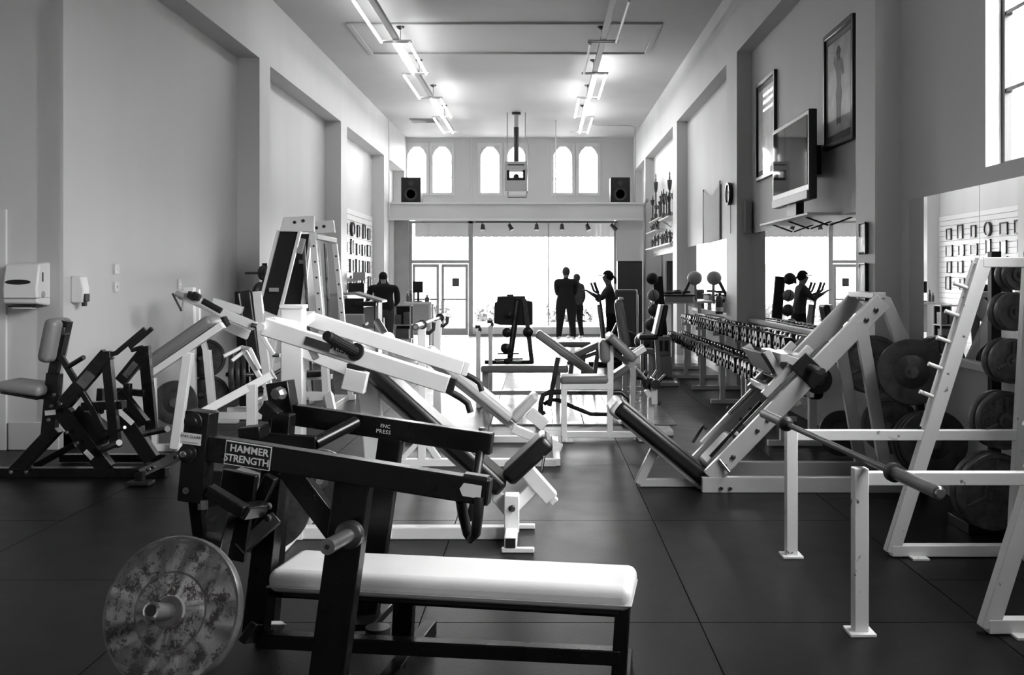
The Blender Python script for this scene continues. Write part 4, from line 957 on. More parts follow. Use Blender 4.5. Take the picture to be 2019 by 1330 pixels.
bar(m15, 'base', V(T(943, 700, 11.55).x, 11.55, .03), V(T(943, 700, 11.55).x, 12.6, .03), .05, .05, Wp); bar(m15, 'spine', V(-.75, Yt, .12), V(.2, Yt, .12), .05, .05, 'grey_paint')
# two more benches behind
m16 = thing('decline_bench', 'grey bench with low flat pad and sloped pad behind the preacher bench', 'bench', (.5, 13.6, 0))
Yu = 13.6
pad(m16, 'flat_pad', T(1098, 678, Yu + .6), T(1165, 678, Yu + .6), .075, .28, 'vinyl_grey', bevel=.03)
pad(m16, 'sloped_pad', T(1120, 706, Yu), T(1186, 676, Yu), .085, .30, 'vinyl_grey', bevel=.03)
bar(m16, 'leg', T(1180, 685, Yu), V(T(1168, 735, Yu).x, Yu, 0), .06, .06, 'dark_steel'); bar(m16, 'leg', T(1128, 708, Yu), V(T(1122, 735, Yu).x, Yu, 0), .06, .06, 'dark_steel')
bar(m16, 'spine', T(1118, 716, Yu), T(1190, 690, Yu), .05, .06, 'dark_steel'); bar(m16, 'leg', T(1150, 683, Yu + .6), V(T(1150, 683, Yu + .6).x, Yu + .6, 0), .06, .06, 'dark_steel')
m17 = thing('upright_bench', 'grey bench with steep upright back pad and pale end cap', 'bench', (1.0, 13.2, 0))
Yv = 13.0
pad(m17, 'back_pad', T(1219, 590, Yv), T(1236, 682, Yv), .09, .28, 'vinyl_grey', bevel=.035)
part(m17, 'pad_cap', MB().obox(T(1224, 588, Yv), V(.03, 0, 0), V(0, .1, 0), V(0, 0, .015)), 'plastic_white', .01)
pad(m17, 'seat_pad', T(1240, 690, Yv), T(1290, 692, Yv), .07, .28, 'vinyl_grey', bevel=.03)
bar(m17, 'back_frame', T(1214, 597, Yv), T(1226, 690, Yv), .04, .06, 'grey_paint'); bar(m17, 'leg', T(1232, 690, Yv), V(T(1232, 690, Yv).x, Yv, 0), .06, .06, 'grey_paint')
bar(m17, 'leg', T(1282, 696, Yv), V(T(1282, 696, Yv).x, Yv, 0), .06, .06, 'grey_paint'); bar(m17, 'base', V(T(1232, 690, Yv).x, Yv, .06), V(T(1285, 690, Yv).x, Yv, .06), .05, .05, 'grey_paint')
bar(m17, 'rack_pin', T(1206, 657, Yv), T(1216, 636, Yv), .02, .02, 'chrome')
m18 = thing('slanted_pad_bench', 'bench with a slanted black pad and pale backing board beside the dumbbells', 'bench', (1.6, 13.9, 0))
Yw = 13.9
bar(m18, 'backing_board', T(1303, 600, Yw), T(1290, 658, Yw), .04, .32, Wp); pad(m18, 'back_pad', T(1311, 600, Yw), T(1299, 662, Yw), .08, .30, 'vinyl_black', bevel=.03)
bar(m18, 'leg', T(1294, 655, Yw), V(T(1300, 700, Yw).x, Yw, 0), .06, .06, 'grey_paint'); bar(m18, 'base', V(1.45, Yw, .03), V(1.9, Yw, .03), .05, .3, 'grey_paint')
pad(m18, 'seat_pad', T(1258, 664, Yw), T(1296, 664, Yw), .07, .28, 'vinyl_black', bevel=.03); bar(m18, 'leg', T(1266, 667, Yw), V(T(1266, 668, Yw).x, Yw, 0), .05, .05, 'grey_paint')
# grip-spoke stand
m19 = thing('leg_curl_stand', 'white post stand with crossed chrome handles near the leg press pad', 'gym machine', (1.1, 9.6, 0))
Yx = 9.6
bar(m19, 'post', T(1284, 760, Yx), V(T(1283, 845, Yx).x, Yx, 0), .06, .06, Wp); bar(m19, 'sleeve', T(1289, 762, Yx - .05), T(1290, 796, Yx - .05), .06, .07, Wp)
bar(m19, 'brace', T(1274, 768, Yx - .05), T(1283, 782, Yx - .05), .05, .06, Wp); bar(m19, 'base', V(T(1283, 845, Yx).x - .08, Yx, .03), V(T(1283, 845, Yx).x + .2, Yx, .03), .05, .3, Wp)
part(m19, 'hub', MB().lathe(T(1280, 756, Yx), V(.3, -1, 0), [(.055, -.05), (.055, .05)], 16), 'rubber')
part(m19, 'end_disc', MB().lathe(T(1291, 757, Yx - .1), V(.3, -1, 0), [(.045, 0), (.045, .03), (.02, .03)], 16), 'dark_steel')
for (x0, y0, x1, y1) in ((1252, 724, 1276, 750), (1296, 730, 1282, 752), (1312, 739, 1297, 754), (1282, 744, 1298, 753)): tube(m19, 'handle', T(x0, y0, Yx), T(x1, y1, Yx), .016, 'chrome')
tube(m19, 'knob', T(1296, 794, Yx - .05), T(1302, 795, Yx - .05), .02, 'rubber')
tube(m19, 'side_grip', T(1255, 742, Yx + .1), T(1273, 745, Yx + .1), .03, 'rubber'); tube(m19, 'side_grip', T(1270, 733, Yx + .1), T(1277, 737, Yx + .1), .028, 'rubber')
# lifting platform: pale boards on the floor
pf = thing('lifting_platform', 'pale wooden lifting platform on the floor beneath the benches', 'platform', (.2, 11.5, 0))
nb = 6
for i in range(nb):
    x0 = -.52 + 1.9 * i / nb; part(pf, 'plank', MB().box(x0 + .003, x0 + 1.9 / nb - .003, 10.15, 13.4, .0005, .014), 'plywood', .002)
solo('floor_mat', 'square grey rubber mat on the floor near the white handle stand', 'mat', MB().box(.55, 1.75, 9.95, 11.6, .015, .03), 'vinyl_grey', bevel=.003) if False else None
# ================================================================== stationary bike and back-of-room machines
m20 = thing('pulley_machine', 'black plate-loaded upright machine with wide dark hood before the shop window', 'gym machine', (-.65, 17.6, 0))
Yy = 17.6
part(m20, 'hood', MB().prism([T(980, 584, Yy), T(1035, 583, Yy), T(1036, 592, Yy), T(1050, 594, Yy), T(1050, 640, Yy), T(1030, 641, Yy), T(985, 640, Yy), T(974, 637, Yy), T(975, 597, Yy), T(980, 594, Yy)], (0, .5, 0)), 'plastic_black', .015)
part(m20, 'hood_cap', MB().obox(T(1006, 582, Yy + .2), V(.06, 0, 0), V(0, .1, 0), V(0, 0, .02)), 'plastic_black', .01)
bar(m20, 'main_post', T(1022, 588, Yy - .1), V(T(1004, 705, Yy - .1).x, Yy - .1, 0), .10, .08, 'satin_black'); bar(m20, 'post_strip', T(1020, 592, Yy - .16), T(1007, 690, Yy - .16), .03, .02, 'worn_steel')
bar(m20, 'rear_post', T(1034, 590, Yy - .05), V(T(1049, 715, Yy - .05).x, Yy - .05, 0), .08, .08, 'dark_steel')
for (x, y, r) in ((1000, 655, .085), (1041, 654, .09), (997, 686, .09), (1000, 712, .06), (1003, 620, .07)):
    part(m20, 'pulley_disc', MB().lathe(T(x, y, Yy - .2), (0, -1, 0), [(r, -.06), (r, .03), (r * .3, .05)], 18), 'plastic_black')
for (x0, y0, x1, y1) in ((981, 697, 1024, 697), (975, 708, 1031, 707), (978, 714, 1028, 714)): bar(m20, 'foot_bar', T(x0, y0, Yy - .2), T(x1, y1, Yy - .2), .03, .05, 'dark_steel')
bar(m20, 'base', V(-1.0, Yy, .03), V(-.15, Yy, .03), .06, .3, 'satin_black')
# cross trainer with moving arms
m21 = thing('cross_trainer', 'grey cross trainer with tall curved handles by the shop window', 'cross trainer', (1.0, 17.3, 0))
Ye = 17.2
for dy in (-.25, .25):
    part(m21, 'handle_arm', MB().path([T(1165, 557, Ye + dy), T(1171, 573, Ye + dy), T(1181, 580, Ye + dy), T(1186, 610, Ye + dy), T(1190, 660, Ye + dy), T(1194, 700, Ye + dy)], .02, 8), 'dark_steel')
    part(m21, 'hand_grip', MB().path([T(1172, 556, Ye + dy), T(1175, 566, Ye + dy), T(1180, 578, Ye + dy)], .024, 8), 'rubber')
    bar(m21, 'pedal_arm', V(T(1178, 710, Ye).x, Ye + dy, .25), V(T(1225, 715, Ye).x, Ye + dy, .15), .05, .06, 'grey_paint'); part(m21, 'pedal', MB().box(1.0, 1.3, Ye + dy - .08, Ye + dy + .08, .26, .30), 'rubber', .01)
bar(m21, 'mast', T(1182, 600, Ye), V(T(1196, 700, Ye).x, Ye, .05), .09, .07, 'grey_paint'); bar(m21, 'base', V(.8, Ye, .04), V(1.6, Ye, .04), .07, .5, 'satin_black')
part(m21, 'flywheel_cover', MB().lathe(V(1.45, Ye + .06, .32), (0, -1, 0), [(.26, 0), (.28, .03), (.28, .09), (.26, .12)], 28), 'plastic_black')
part(m21, 'console', MB().obox(T(1180, 588, Ye), V(.04, 0, .04), V(0, .12, 0), V(.03, 0, -.03)), 'plastic_black', .01)
# ball tree and balls
bt = thing('ball_tree', 'black slanted tree stand holding exercise balls', 'ball rack', (1.75, 15.6, 0))
Yz = 15.7
bar(bt, 'mast', T(1296, 545, Yz + .2), V(T(1312, 700, Yz + .2).x, Yz + .2, 0), .16, .06, 'satin_black'); bar(bt, 'base', V(1.55, Yz + .2, .03), V(2.0, Yz + .2, .03), .06, .4, 'satin_black')
for i, (x, y, r, lb, mt) in enumerate(((1286, 549, .095, 'black medicine ball on top of the ball tree', 'rubber'), (1288, 582, .095, 'grey medicine ball, second from the top of the ball tree', 'vinyl_grey'), (1289, 611, .095, 'dark grey medicine ball, third from the top of the ball tree', 'plate_dark'), (1284, 640, .10, 'dark medicine ball, lowest on the ball tree', 'plate_dark'))):
    p = T(x, y, Yz); part(bt, 'cradle', MB().tube(p + V(0, .02, -r), V(p.x + .06, Yz + .2, p.z - .05), .012, 8), 'dark_steel')
    b_ = thing('medicine_ball', lb, 'ball', p, 'balls on the ball tree'); part(b_, 'shell', MB().ball(p, r, n=20, m=14), mt); part(b_, 'seam_band', MB().lathe(p, (1, 0, .2), [(r * .98, -.006), (r * 1.012, -.005), (r * 1.012, .005), (r * .98, .006)], 24), 'satin_black')
gb = thing('medicine_ball', 'striped large ball on the floor below the ball tree', 'ball', T(1268, 672, 14.9)); p = T(1268, 672, 14.9)
part(gb, 'shell', MB().ball(p, .13, n=24, m=16), 'worn_steel')
bs = thing('ball_stand', 'small dark ring stand under the striped ball', 'stand', (p.x, p.y, 0)); part(bs, 'ring', MB().lathe(V(p.x, p.y, p.z - .12), (0, 0, 1), [(.09, 0), (.10, 0), (.10, .02), (.09, .02)], 20), 'satin_black'); part(bs, 'post', MB().tube(V(p.x, p.y, 0), V(p.x, p.y, p.z - .13), .03), 'satin_black')
bn = thing('storage_bin', 'pale plastic crate on a box beside the dumbbell rack end', 'bin', T(1302, 700, 15.2)); 
part(bn, 'crate', MB().box(1.55, 1.95, 15.0, 15.4, .33, .62), 'plastic_grey', .01); part(bn, 'box', MB().box(1.53, 1.97, 14.98, 15.42, 0, .32), 'cloth_light', .01)
for i in range(4): part(bn, 'crate_slot', MB().box(1.58 + .09 * i, 1.64 + .09 * i, 14.985, 15.0, .40, .56), 'plastic_black')
# ================================================================== things on the walls
YW = 8.72
# paper towel dispenser and soap dispenser
td = thing('towel_dispenser', 'white paper towel dispenser on the left return wall', 'dispenser', (-4.45, 8.6, 1.25))
part(td, 'case', MB().prism([(-4.60, YW, 1.26), (-4.60, 8.50, 1.28), (-4.60, 8.48, 1.40), (-4.60, 8.53, 1.62), (-4.60, YW, 1.64)], (.30, 0, 0)), 'plastic_white', .018, 3)
part(td, 'view_window', MB().lathe((-4.47, 8.498, 1.465), (0, -1, .2), [(.001, .0), (.022, .004), (.0225, 0)], 24), 'rubber').scale = (1, 1, 1)
w_ = MB()
for i in range(28):
    t = 2 * math.pi * i / 28; w_.v.append(V(-4.47 + .11 * math.cos(t), 8.497 + .1 * .022 * math.sin(t) * 2, 1.466 + .022 * math.sin(t)))
w_.f.append(tuple(range(28))); part(td, 'view_window', MB().prism([v for v in w_.v], (0, -.004, 0)), 'rubber')
part(td, 'towel', MB().box(-4.54, -4.36, 8.53, 8.60, 1.235, 1.262), 'paper', .006)
part(td, 'tear_slot', MB().box(-4.57, -4.33, 8.52, 8.64, 1.252, 1.266), 'rubber')
part(td, 'side_slot', MB().box(-4.3005, -4.298, 8.57, 8.59, 1.47, 1.55), 'rubber'); part(td, 'side_knob', MB().lathe((-4.30, 8.58, 1.36), (1, 0, 0), [(.028, 0), (.026, .01)], 20), 'plastic_grey')
part(td, 'case_seam', MB().box(-4.605, -4.295, 8.475, 8.72, 1.33, 1.334), 'plastic_grey')
sd = thing('soap_dispenser', 'white soap dispenser in profile at the left wall corner', 'dispenser', (-4.16, 8.95, 1.27))
part(sd, 'body', MB().prism([(-4.19, 8.85, 1.52), (-4.10, 8.85, 1.52), (-4.075, 8.85, 1.40), (-4.085, 8.85, 1.28), (-4.19, 8.85, 1.28)], (0, .13, 0)), 'plastic_white', .015, 3)
part(sd, 'push_lever', MB().box(-4.09, -4.065, 8.87, 8.96, 1.29, 1.36), 'rubber', .006); part(sd, 'nozzle', MB().box(-4.11, -4.08, 8.89, 8.94, 1.25, 1.285), 'rubber', .004); part(sd, 'level_window', MB().box(-4.087, -4.079, 8.90, 8.93, 1.38, 1.42), 'plastic_grey')
for (x, y, w, h, lb, nm) in ((232, 530, .045, .10, 'small upper wall plate on the left wall above its twin', 'wall_plate'), (232, 565, .04, .10, 'small lower wall plate on the left wall', 'wall_plate'), (356, 560, .03, .12, 'narrow pale wall outlet left of the lever machine', 'wall_outlet')):
    s_ = (1068 - x) / 4.205; Y = F / s_; z = 1.5 - (y - 548) / s_
    o = thing(nm, lb, 'wall plate', (XLB, Y, z)); part(o, 'cover', MB().box(XLB, XLB + .012, Y - .05, Y + .05, z - h / 2, z + h / 2), 'trim', .003); part(o, 'screw', MB().lathe((XLB + .012, Y, z), (1, 0, 0), [(.008, 0), (.006, .003)], 8), 'chrome')
# television on its bracket
tv = thing('television', 'flat black television on a wall arm above the long mirror', 'television', (2.6, 10.25, 2.2))
part(tv, 'case', MB().box(2.55, 2.63, 9.50, 11.0, 2.26, 3.12), 'plastic_black', .01); part(tv, 'screen', MB().box(2.545, 2.55, 9.56, 10.94, 2.40, 3.07), 'tv_screen')
part(tv, 'speaker_bar', MB().box(2.535, 2.56, 9.52, 10.98, 2.26, 2.345), 'plastic_grey', .006)
part(tv, 'wall_arm', MB().box(2.63, XRB, 10.1, 10.4, 2.55, 2.85), 'satin_black', .006); part(tv, 'stand_neck', MB().box(2.58, 2.66, 10.1, 10.5, 2.12, 2.27), 'satin_black')
sh = thing('wall_shelf', 'thin pale shelf under the television', 'shelf', (2.7, 10.4, 2.1)); part(sh, 'board', MB().box(2.52, XRB, 9.45, 11.5, 2.10, 2.125), 'trim', .004)
for y in (9.8, 10.5, 11.2): part(sh, 'bracket', MB().bar((2.6, y, 2.10), (XRB - .02, y, 2.02), .015, .02), 'satin_black')
def wall_frame(name, lb, y0, y1, z0, z1, border=.05, matw=.07, x=XRB, art='picture_art', cat='picture', dep=.04, figure=True, grp=None):
    o = thing(name, lb, cat, (x - .02, (y0 + y1) / 2, z0), grp)
    f = MB().box(x - dep, x, y0, y0 + border, z0, z1).box(x - dep, x, y1 - border, y1, z0, z1).box(x - dep, x, y0 + border, y1 - border, z0, z0 + border).box(x - dep, x, y0 + border, y1 - border, z1 - border, z1)
    part(o, 'frame', f, 'frame_black', .006)
    part(o, 'mount', MB().box(x - .018, x - .002, y0 + border, y1 - border, z0 + border, z1 - border), 'picture_mat')
    part(o, 'print', MB().box(x - .022, x - .018, y0 + border + matw, y1 - border - matw, z0 + border + matw, z1 - border - matw), art)
    if figure:
        yc = (y0 + y1) / 2; h = z1 - z0; m = MB()
        part(o, 'drawn_figure', MB().prism([(x - .0235, yc + dy * h, z0 + dz * h) for dy, dz in ((-.03, .74), (-.11, .70), (-.15, .58), (-.11, .57), (-.08, .64), (-.05, .52), (-.085, .42), (-.06, .30), (-.05, .18), (-.01, .18), (.0, .34), (.02, .18), (.055, .18), (.06, .32), (.08, .43), (.05, .53), (.075, .63), (.15, .72), (.12, .78), (.06, .70), (.02, .74))], (.001, 0, 0)), 'column')
        part(o, 'drawn_hair', MB().prism([(x - .0245, yc + h * (.008 + .055 * math.cos(a_) * (1 + .2 * math.sin(5 * a_))), z0 + h * (.775 + .065 * math.sin(a_))) for a_ in [k_ * .349 for k_ in range(18)]], (.001, 0, 0)), 'print_dark')
    part(o, 'glazing', MB().box(x - .030, x - .028, y0 + border, y1 - border, z0 + border, z1 - border), 'glass')
    return o
wall_frame('framed_print', 'large black framed figure print high on the right wall, nearest the camera', 8.97, 9.92, 2.76, 3.89)
wall_frame('framed_print', 'black framed print partly behind the television', 12.0, 13.05, 2.76, 4.02, figure=False)
for z0, z1, lb in ((1.70, 1.95, 'small upper framed photo on the right pilaster'), (1.32, 1.62, 'small lower framed photo on the right pilaster')):
    wall_frame('framed_photo', lb, 8.02, 8.20, z0, z1, .012, .0, XR, figure=False, dep=.03)
sp = thing('wall_speaker', 'narrow grey speaker box beside the pilaster left of the television', 'speaker', (2.76, 13.38, 2.1)); part(sp, 'case', MB().box(2.72, 2.80, 13.30, 13.44, 2.10, 2.55), 'plastic_grey', .006); part(sp, 'grille', MB().box(2.725, 2.795, 13.296, 13.30, 2.12, 2.53), 'column')
# banner and clock
bnn = thing('hanging_banner', 'pale fabric banner sagging on the right wall', 'banner', (XRB - .02, 16.5, 2.1)); m = MB(); n = 12
for i in range(n + 1):
    t = i / n; y = 15.75 + 1.6 * t; sag = .14 * math.sin(math.pi * t); fold = .012 * math.sin(t * 19)
    m.v += [V(XRB - .02 + fold, y, 3.02 - sag), V(XRB - .02 - fold, y, 2.55 - sag * .4), V(XRB - .02 + fold, y, 2.12 - .03 * math.sin(math.pi * t))]
for i in range(n): m.f += [(i * 3, i * 3 + 1, i * 3 + 4, i * 3 + 3), (i * 3 + 1, i * 3 + 2, i * 3 + 5, i * 3 + 4)]
part(bnn, 'cloth', m, 'banner')
for y in (15.75, 17.35): part(bnn, 'side_rod', MB().tube((XRB - .02, y, 2.1), (XRB - .02, y, 3.04), .012, 8), 'plastic_grey')
ck = thing('wall_clock', 'round dark rimmed wall clock on the pilaster right of the banner', 'clock', (XR - .03, 13.84, 2.67)); part(ck, 'rim', MB().lathe((XR, 13.84, 2.67), (-1, 0, 0), [(.15, 0), (.16, .03), (.155, .06), (.13, .06), (.13, .03)], 28), 'plastic_black'); part(ck, 'dial', MB().lathe((XR - .03, 13.84, 2.67), (-1, 0, 0), [(.132, 0), (.132, .012)], 28), 'paper')
for a, l in ((.9, .07), (2.6, .10)): part(ck, 'hand', MB().bar((XR - .046, 13.84, 2.67), (XR - .046, 13.84 + l * math.cos(a), 2.67 + l * math.sin(a)), .008, .003, ref=(1, 0, 0)), 'rubber')
part(ck, 'cord', MB().tube((XR - .01, 13.84, 2.12), (XR - .01, 13.84, 2.52), .005, 6), 'plastic_grey')
fe = thing('fire_extinguisher', 'dark fire extinguisher on the right pilaster by the mirror', 'fire extinguisher', (2.56, 14.3, 1.0)); part(fe, 'cylinder', MB().lathe((2.56, 14.35, .98), (0, 0, 1), [(.045, 0), (.055, .015), (.055, .22), (.045, .255), (.018, .27)], 18), 'dark_steel'); part(fe, 'valve', MB().box(2.54, 2.58, 14.30, 14.40, 1.25, 1.29), 'satin_black', .004); part(fe, 'hose', MB().path([(2.53, 14.33, 1.27), (2.48, 14.33, 1.24), (2.48, 14.33, 1.12)], .008, 8), 'rubber'); part(fe, 'label', MB().lathe((2.56, 14.35, 1.02), (0, 0, 1), [(.0555, 0), (.0555, .06)], 18), 'paper'); part(fe, 'wall_hook', MB().box(2.60, XR, 14.33, 14.37, 1.15, 1.2), 'satin_black')
# trophy shelves
shelves = [(2.22, 20.1, 24.8, .26, 'long lower trophy shelf on the far right wall'), (2.62, 22.9, 24.9, .24, 'short far trophy shelf above the long one'), (2.78, 20.3, 22.0, .26, 'upper near trophy shelf on the far right wall'), (2.86, 22.1, 24.2, .24, 'upper far trophy shelf on the far right wall')]
for z, a, b, d, lb in shelves:
    o = thing('trophy_shelf', lb, 'shelf', (XRB - d, (a + b) / 2, z), 'trophy shelves'); part(o, 'board', MB().box(XRB - d, XRB, a, b, z - .03, z), 'trim', .004)
    for y in (a + .2, b - .2): part(o, 'bracket', MB().bar((XRB - d + .04, y, z - .03), (XRB, y, z - .16), .02, .02), 'trim')
def trophy_mb(x, y, z, h):
    root = thing('trophy', '', 'trophy', (x, y, z))
    part(root, 'plinth', MB().box(x - .04, x + .04, y - .04, y + .04, z, z + h * .14), 'wood_dark', .004)
    part(root, 'column', MB().lathe((x, y, z + h * .14), (0, 0, 1), [(.022, 0), (.016, h * .08), (.02, h * .4), (.014, h * .46)], 10), 'gold')
    part(root, 'cup', MB().lathe((x, y, z + h * .58), (0, 0, 1), [(.014, 0), (.035, h * .05), (.05, h * .16), (.054, h * .24), (.046, h * .24)], 12), 'gold')
    part(root, 'figure', MB().lathe((x, y, z + h * .8), (0, 0, 1), [(.01, 0), (.018, h * .06), (.012, h * .11), (.015, h * .15), (.006, h * .2)], 8), 'gold')
    return root
rng = random.Random(3)
for si, (z, a, b, d, lb) in enumerate(shelves):
    n = (18, 7, 6, 7)[si]; hh = (.30, .22, .55, .6)[si]
    for i in range(n):
        y = a + .12 + (b - a - .24) * i / (n - 1); h = hh * rng.uniform(.6, 1.15)
        if si == 2 and i == 3: h = 1.0
        if si == 3 and i == 4: h = 1.1
        t = trophy_mb(XRB - d / 2 + rng.uniform(-.04, .03), y, z, h)
        t['label'] = ['%s small trophy from the near end of the long lower trophy shelf', '%s small trophy from the near end of the short far trophy shelf', '%s trophy from the near end of the upper near trophy shelf', '%s trophy from the near end of the upper far trophy shelf'][si] % ordinal(i + 1)
        t['group'] = ['trophies on the long lower shelf', 'trophies on the short far shelf', 'trophies on the upper near shelf', 'trophies on the upper far shelf'][si]
        if h >= 1.0: t['label'] = 'tallest slender trophy on the upper %s trophy shelf' % ('near' if si == 2 else 'far')
# slat wall with photos in the third left bay
slw = thing('slat_wall', 'white slatted display wall in the far left bay', 'display wall', (XLB + .02, 22.3, .9))
for i in range(17):
    z = .9 + i * .125; part(slw, 'slat', MB().box(XLB + .005, XLB + .03, 20.06, 24.66, z, z + .112), 'slat')
part(slw, 'backing', MB().box(XLB + .001, XLB + .006, 20.06, 24.66, .9, 3.02), 'plastic_grey')
rows = (('lowest', 1.22), ('second', 1.62), ('third', 2.02), ('top', 2.42)); rng = random.Random(5)
for ri, (rn, z) in enumerate(rows):
    for i in range(6):
        y = 20.45 + i * .72 + rng.uniform(-.06, .06); w = rng.uniform(.24, .38); h = rng.uniform(.26, .34)
        if ri == 3 and i == 2: continue
        x = XLB + .03; o = thing('framed_photo', 'framed photo in the %s row of the slat wall, %s from the camera' % (rn, ['nearest', 'second', 'third', 'fourth', 'fifth', 'farthest'][i]), 'picture', (x, y, z), 'framed photos on the slat wall')
        part(o, 'frame', MB().box(x, x + .035, y - w / 2, y - w / 2 + .025, z, z + h).box(x, x + .035, y + w / 2 - .025, y + w / 2, z, z + h).box(x, x + .035, y - w / 2, y + w / 2, z, z + .025).box(x, x + .035, y - w / 2, y + w / 2, z + h - .025, z + h), 'frame_black')
        part(o, 'print', MB().box(x, x + .015, y - w / 2 + .02, y + w / 2 - .02, z + .02, z + h - .02), 'picture_art' if rng.random() < .6 else 'paper')
c3 = thing('round_wall_clock', 'round dark clock in the top row of the slat wall', 'clock', (XLB + .03, 21.9, 2.58)); part(c3, 'rim', MB().lathe((XLB + .03, 21.9, 2.58), (1, 0, 0), [(.16, 0), (.16, .06), (.13, .06), (.13, .03)], 24), 'plastic_black'); part(c3, 'dial', MB().lathe((XLB + .05, 21.9, 2.58), (1, 0, 0), [(.132, 0), (.132, .015)], 24), 'paper')
# ------------------------------------------------------------------ gallery: speakers, heater, pipes, spots, vent
for (x, lb) in (((812 - VX) / 76.4, 'black loudspeaker at the left end of the ledge'), ((1222 - VX) / 76.4, 'black loudspeaker at the right end of the ledge')):
    o = thing('loudspeaker', lb, 'loudspeaker', (x, 25.7, 3.43)); part(o, 'cabinet', MB().box(x - .25, x + .25, 25.5, 25.95, 3.43, 4.08), 'satin_black', .01); part(o, 'woofer', MB().lathe((x, 25.50, 3.65), (0, -1, 0), [(.17, 0), (.17, .01), (.14, .012), (.05, -.03)], 24), 'plastic_black'); part(o, 'tweeter', MB().lathe((x, 25.50, 3.93), (0, -1, 0), [(.07, 0), (.07, .008), (.02, .012)], 16), 'plastic_black')
ht = thing('unit_heater', 'grey gas unit heater hung below the ceiling with flue pipe', 'heater', (-.62, 24.3, 3.6)); x0 = -.62; yh = 24.3
part(ht, 'case', MB().box(x0 - .27, x0 + .27, yh - .25, yh + .25, 3.60, 3.86).box(x0 - .27, x0 - .22, yh - .25, yh + .25, 3.86, 4.12).box(x0 + .22, x0 + .27, yh - .25, yh + .25, 3.86, 4.12).box(x0 - .27, x0 + .27, yh - .25, yh + .25, 4.12, 4.32), 'plastic_grey', .01)
part(ht, 'fan_grille', MB().box(x0 - .22, x0 + .22, yh - .12, yh - .10, 3.86, 3.94).box(x0 - .22, x0 - .16, yh - .12, yh - .10, 3.94, 4.12).box(x0 + .16, x0 + .22, yh - .12, yh - .10, 3.94, 4.12), 'satin_black')
part(ht, 'fan_motor', MB().lathe((x0, yh + .1, 3.97), (0, -1, 0), [(.06, 0), (.07, .03), (.07, .15), (.05, .17)], 16), 'satin_black')
part(ht, 'vent_slot', MB().box(x0 - .2, x0 + .2, yh - .254, yh - .25, 4.22, 4.25), 'satin_black')
fp = part(ht, 'flue_pipe', MB().tube((x0, yh, 4.32), (x0, yh, 5.18), .06, 16), 'satin_black'); part(fp, 'upper_flue', MB().tube((x0, yh, 5.18), (x0, yh, CEIL), .05, 16), 'plastic_grey'); part(fp, 'flue_collar', MB().lathe((x0, yh, CEIL), (0, 0, -1), [(.11, 0), (.11, .05), (.06, .06)], 16), 'satin_black')
for dx in (-.22, .22): part(ht, 'hanger_rod', MB().tube((x0 + dx, yh, 4.32), (x0 + dx, yh, CEIL), .012, 8), 'plastic_grey')
part(ht, 'gas_line', MB().path([(x0 - .2, yh - .1, 3.6), (x0 - .2, yh - .1, 3.46), (x0 + .25, yh - .1, 3.46), (x0 + .27, yh - .1, 3.62)], .012, 8), 'dark_steel')
def pipe(name, lb, pts, r, mt='trim', cat='pipe'):
    o = thing(name, lb, cat, pts[0]); part(o, 'run', MB().path(pts, r, 8), mt)
    for p in (pts[0], pts[-1]): part(o, 'clip', MB().ball(p, r * 1.5, n=8, m=6), mt)
    return o
pipe('conduit', 'thin pale conduit rising from the ledge to the ceiling', [(.36, 25.5, 3.43), (.36, 25.5, CEIL)], .015)
pipe('conduit', 'thin pale conduit on the upper back wall left of the heater', [(-2.02, 28.66, 3.4), (-2.02, 28.66, CEIL)], .018)
pipe('conduit', 'bent conduit from the right light row down the right corner', [(1.28, 25.2, CEIL), (1.3, 25.2, 5.38), (1.4, 25.2, 5.36), (2.2, 25.2, 5.36), (2.36, 25.2, 5.32), (2.36, 25.2, 3.45)], .016, 'frame_grey')
pipe('conduit', 'thin cable pipe on the left corner of the gallery', [(XL + .03, 25.3, 3.1), (XL + .03, 25.3, CEIL)], .014)
pipe('conduit', 'dark service pipe beside the trophy bay at the right end of the ledge', [(XR - .03, 25.22, .0), (XR - .03, 25.22, 2.9), (XR - .03, 25.2, 3.35), (XR - .03, 24.6, 3.42)], .03, 'column')
vn = thing('ceiling_vent', 'dark slotted ceiling vent near the arched windows on the left', 'vent', (-3.0, 25.4, CEIL)); part(vn, 'frame', MB().box(-3.35, -2.65, 25.2, 25.7, CEIL - .03, CEIL), 'column', .004)
for i in range(5): part(vn, 'louvre', MB().box(-3.30, -2.70, 25.24 + i * .09, 25.28 + i * .09, CEIL - .045, CEIL - .02), 'satin_black')
trk = thing('light_track', 'black spotlight track under the ledge', 'light track', (.6, 25.5, 2.97)); part(trk, 'rail', MB().box(-1.7, 1.95, 25.62, 25.66, 2.93, 2.96), 'satin_black')
for i, px in enumerate((952, 1005, 1058, 1108, 1158, 1207)):
    x = (px - VX) / 76.6; o = thing('spotlight', ['first', 'second', 'third', 'fourth', 'fifth', 'sixth'][i] + ' track spotlight from the left above the shop window', 'spotlight', (x, 25.64, 2.93), 'track spotlights')
    dx = (0, .06, 0, 0, .04, .10)[i]; part(o, 'stem', MB().tube((x, 25.64, 2.96), (x, 25.64, 2.87), .012, 8), 'satin_black'); part(o, 'lamp_head', MB().tube((x - dx * .3, 25.64, 2.88), (x + dx, 25.60, 2.73), .045, 14, .065), 'plastic_black')
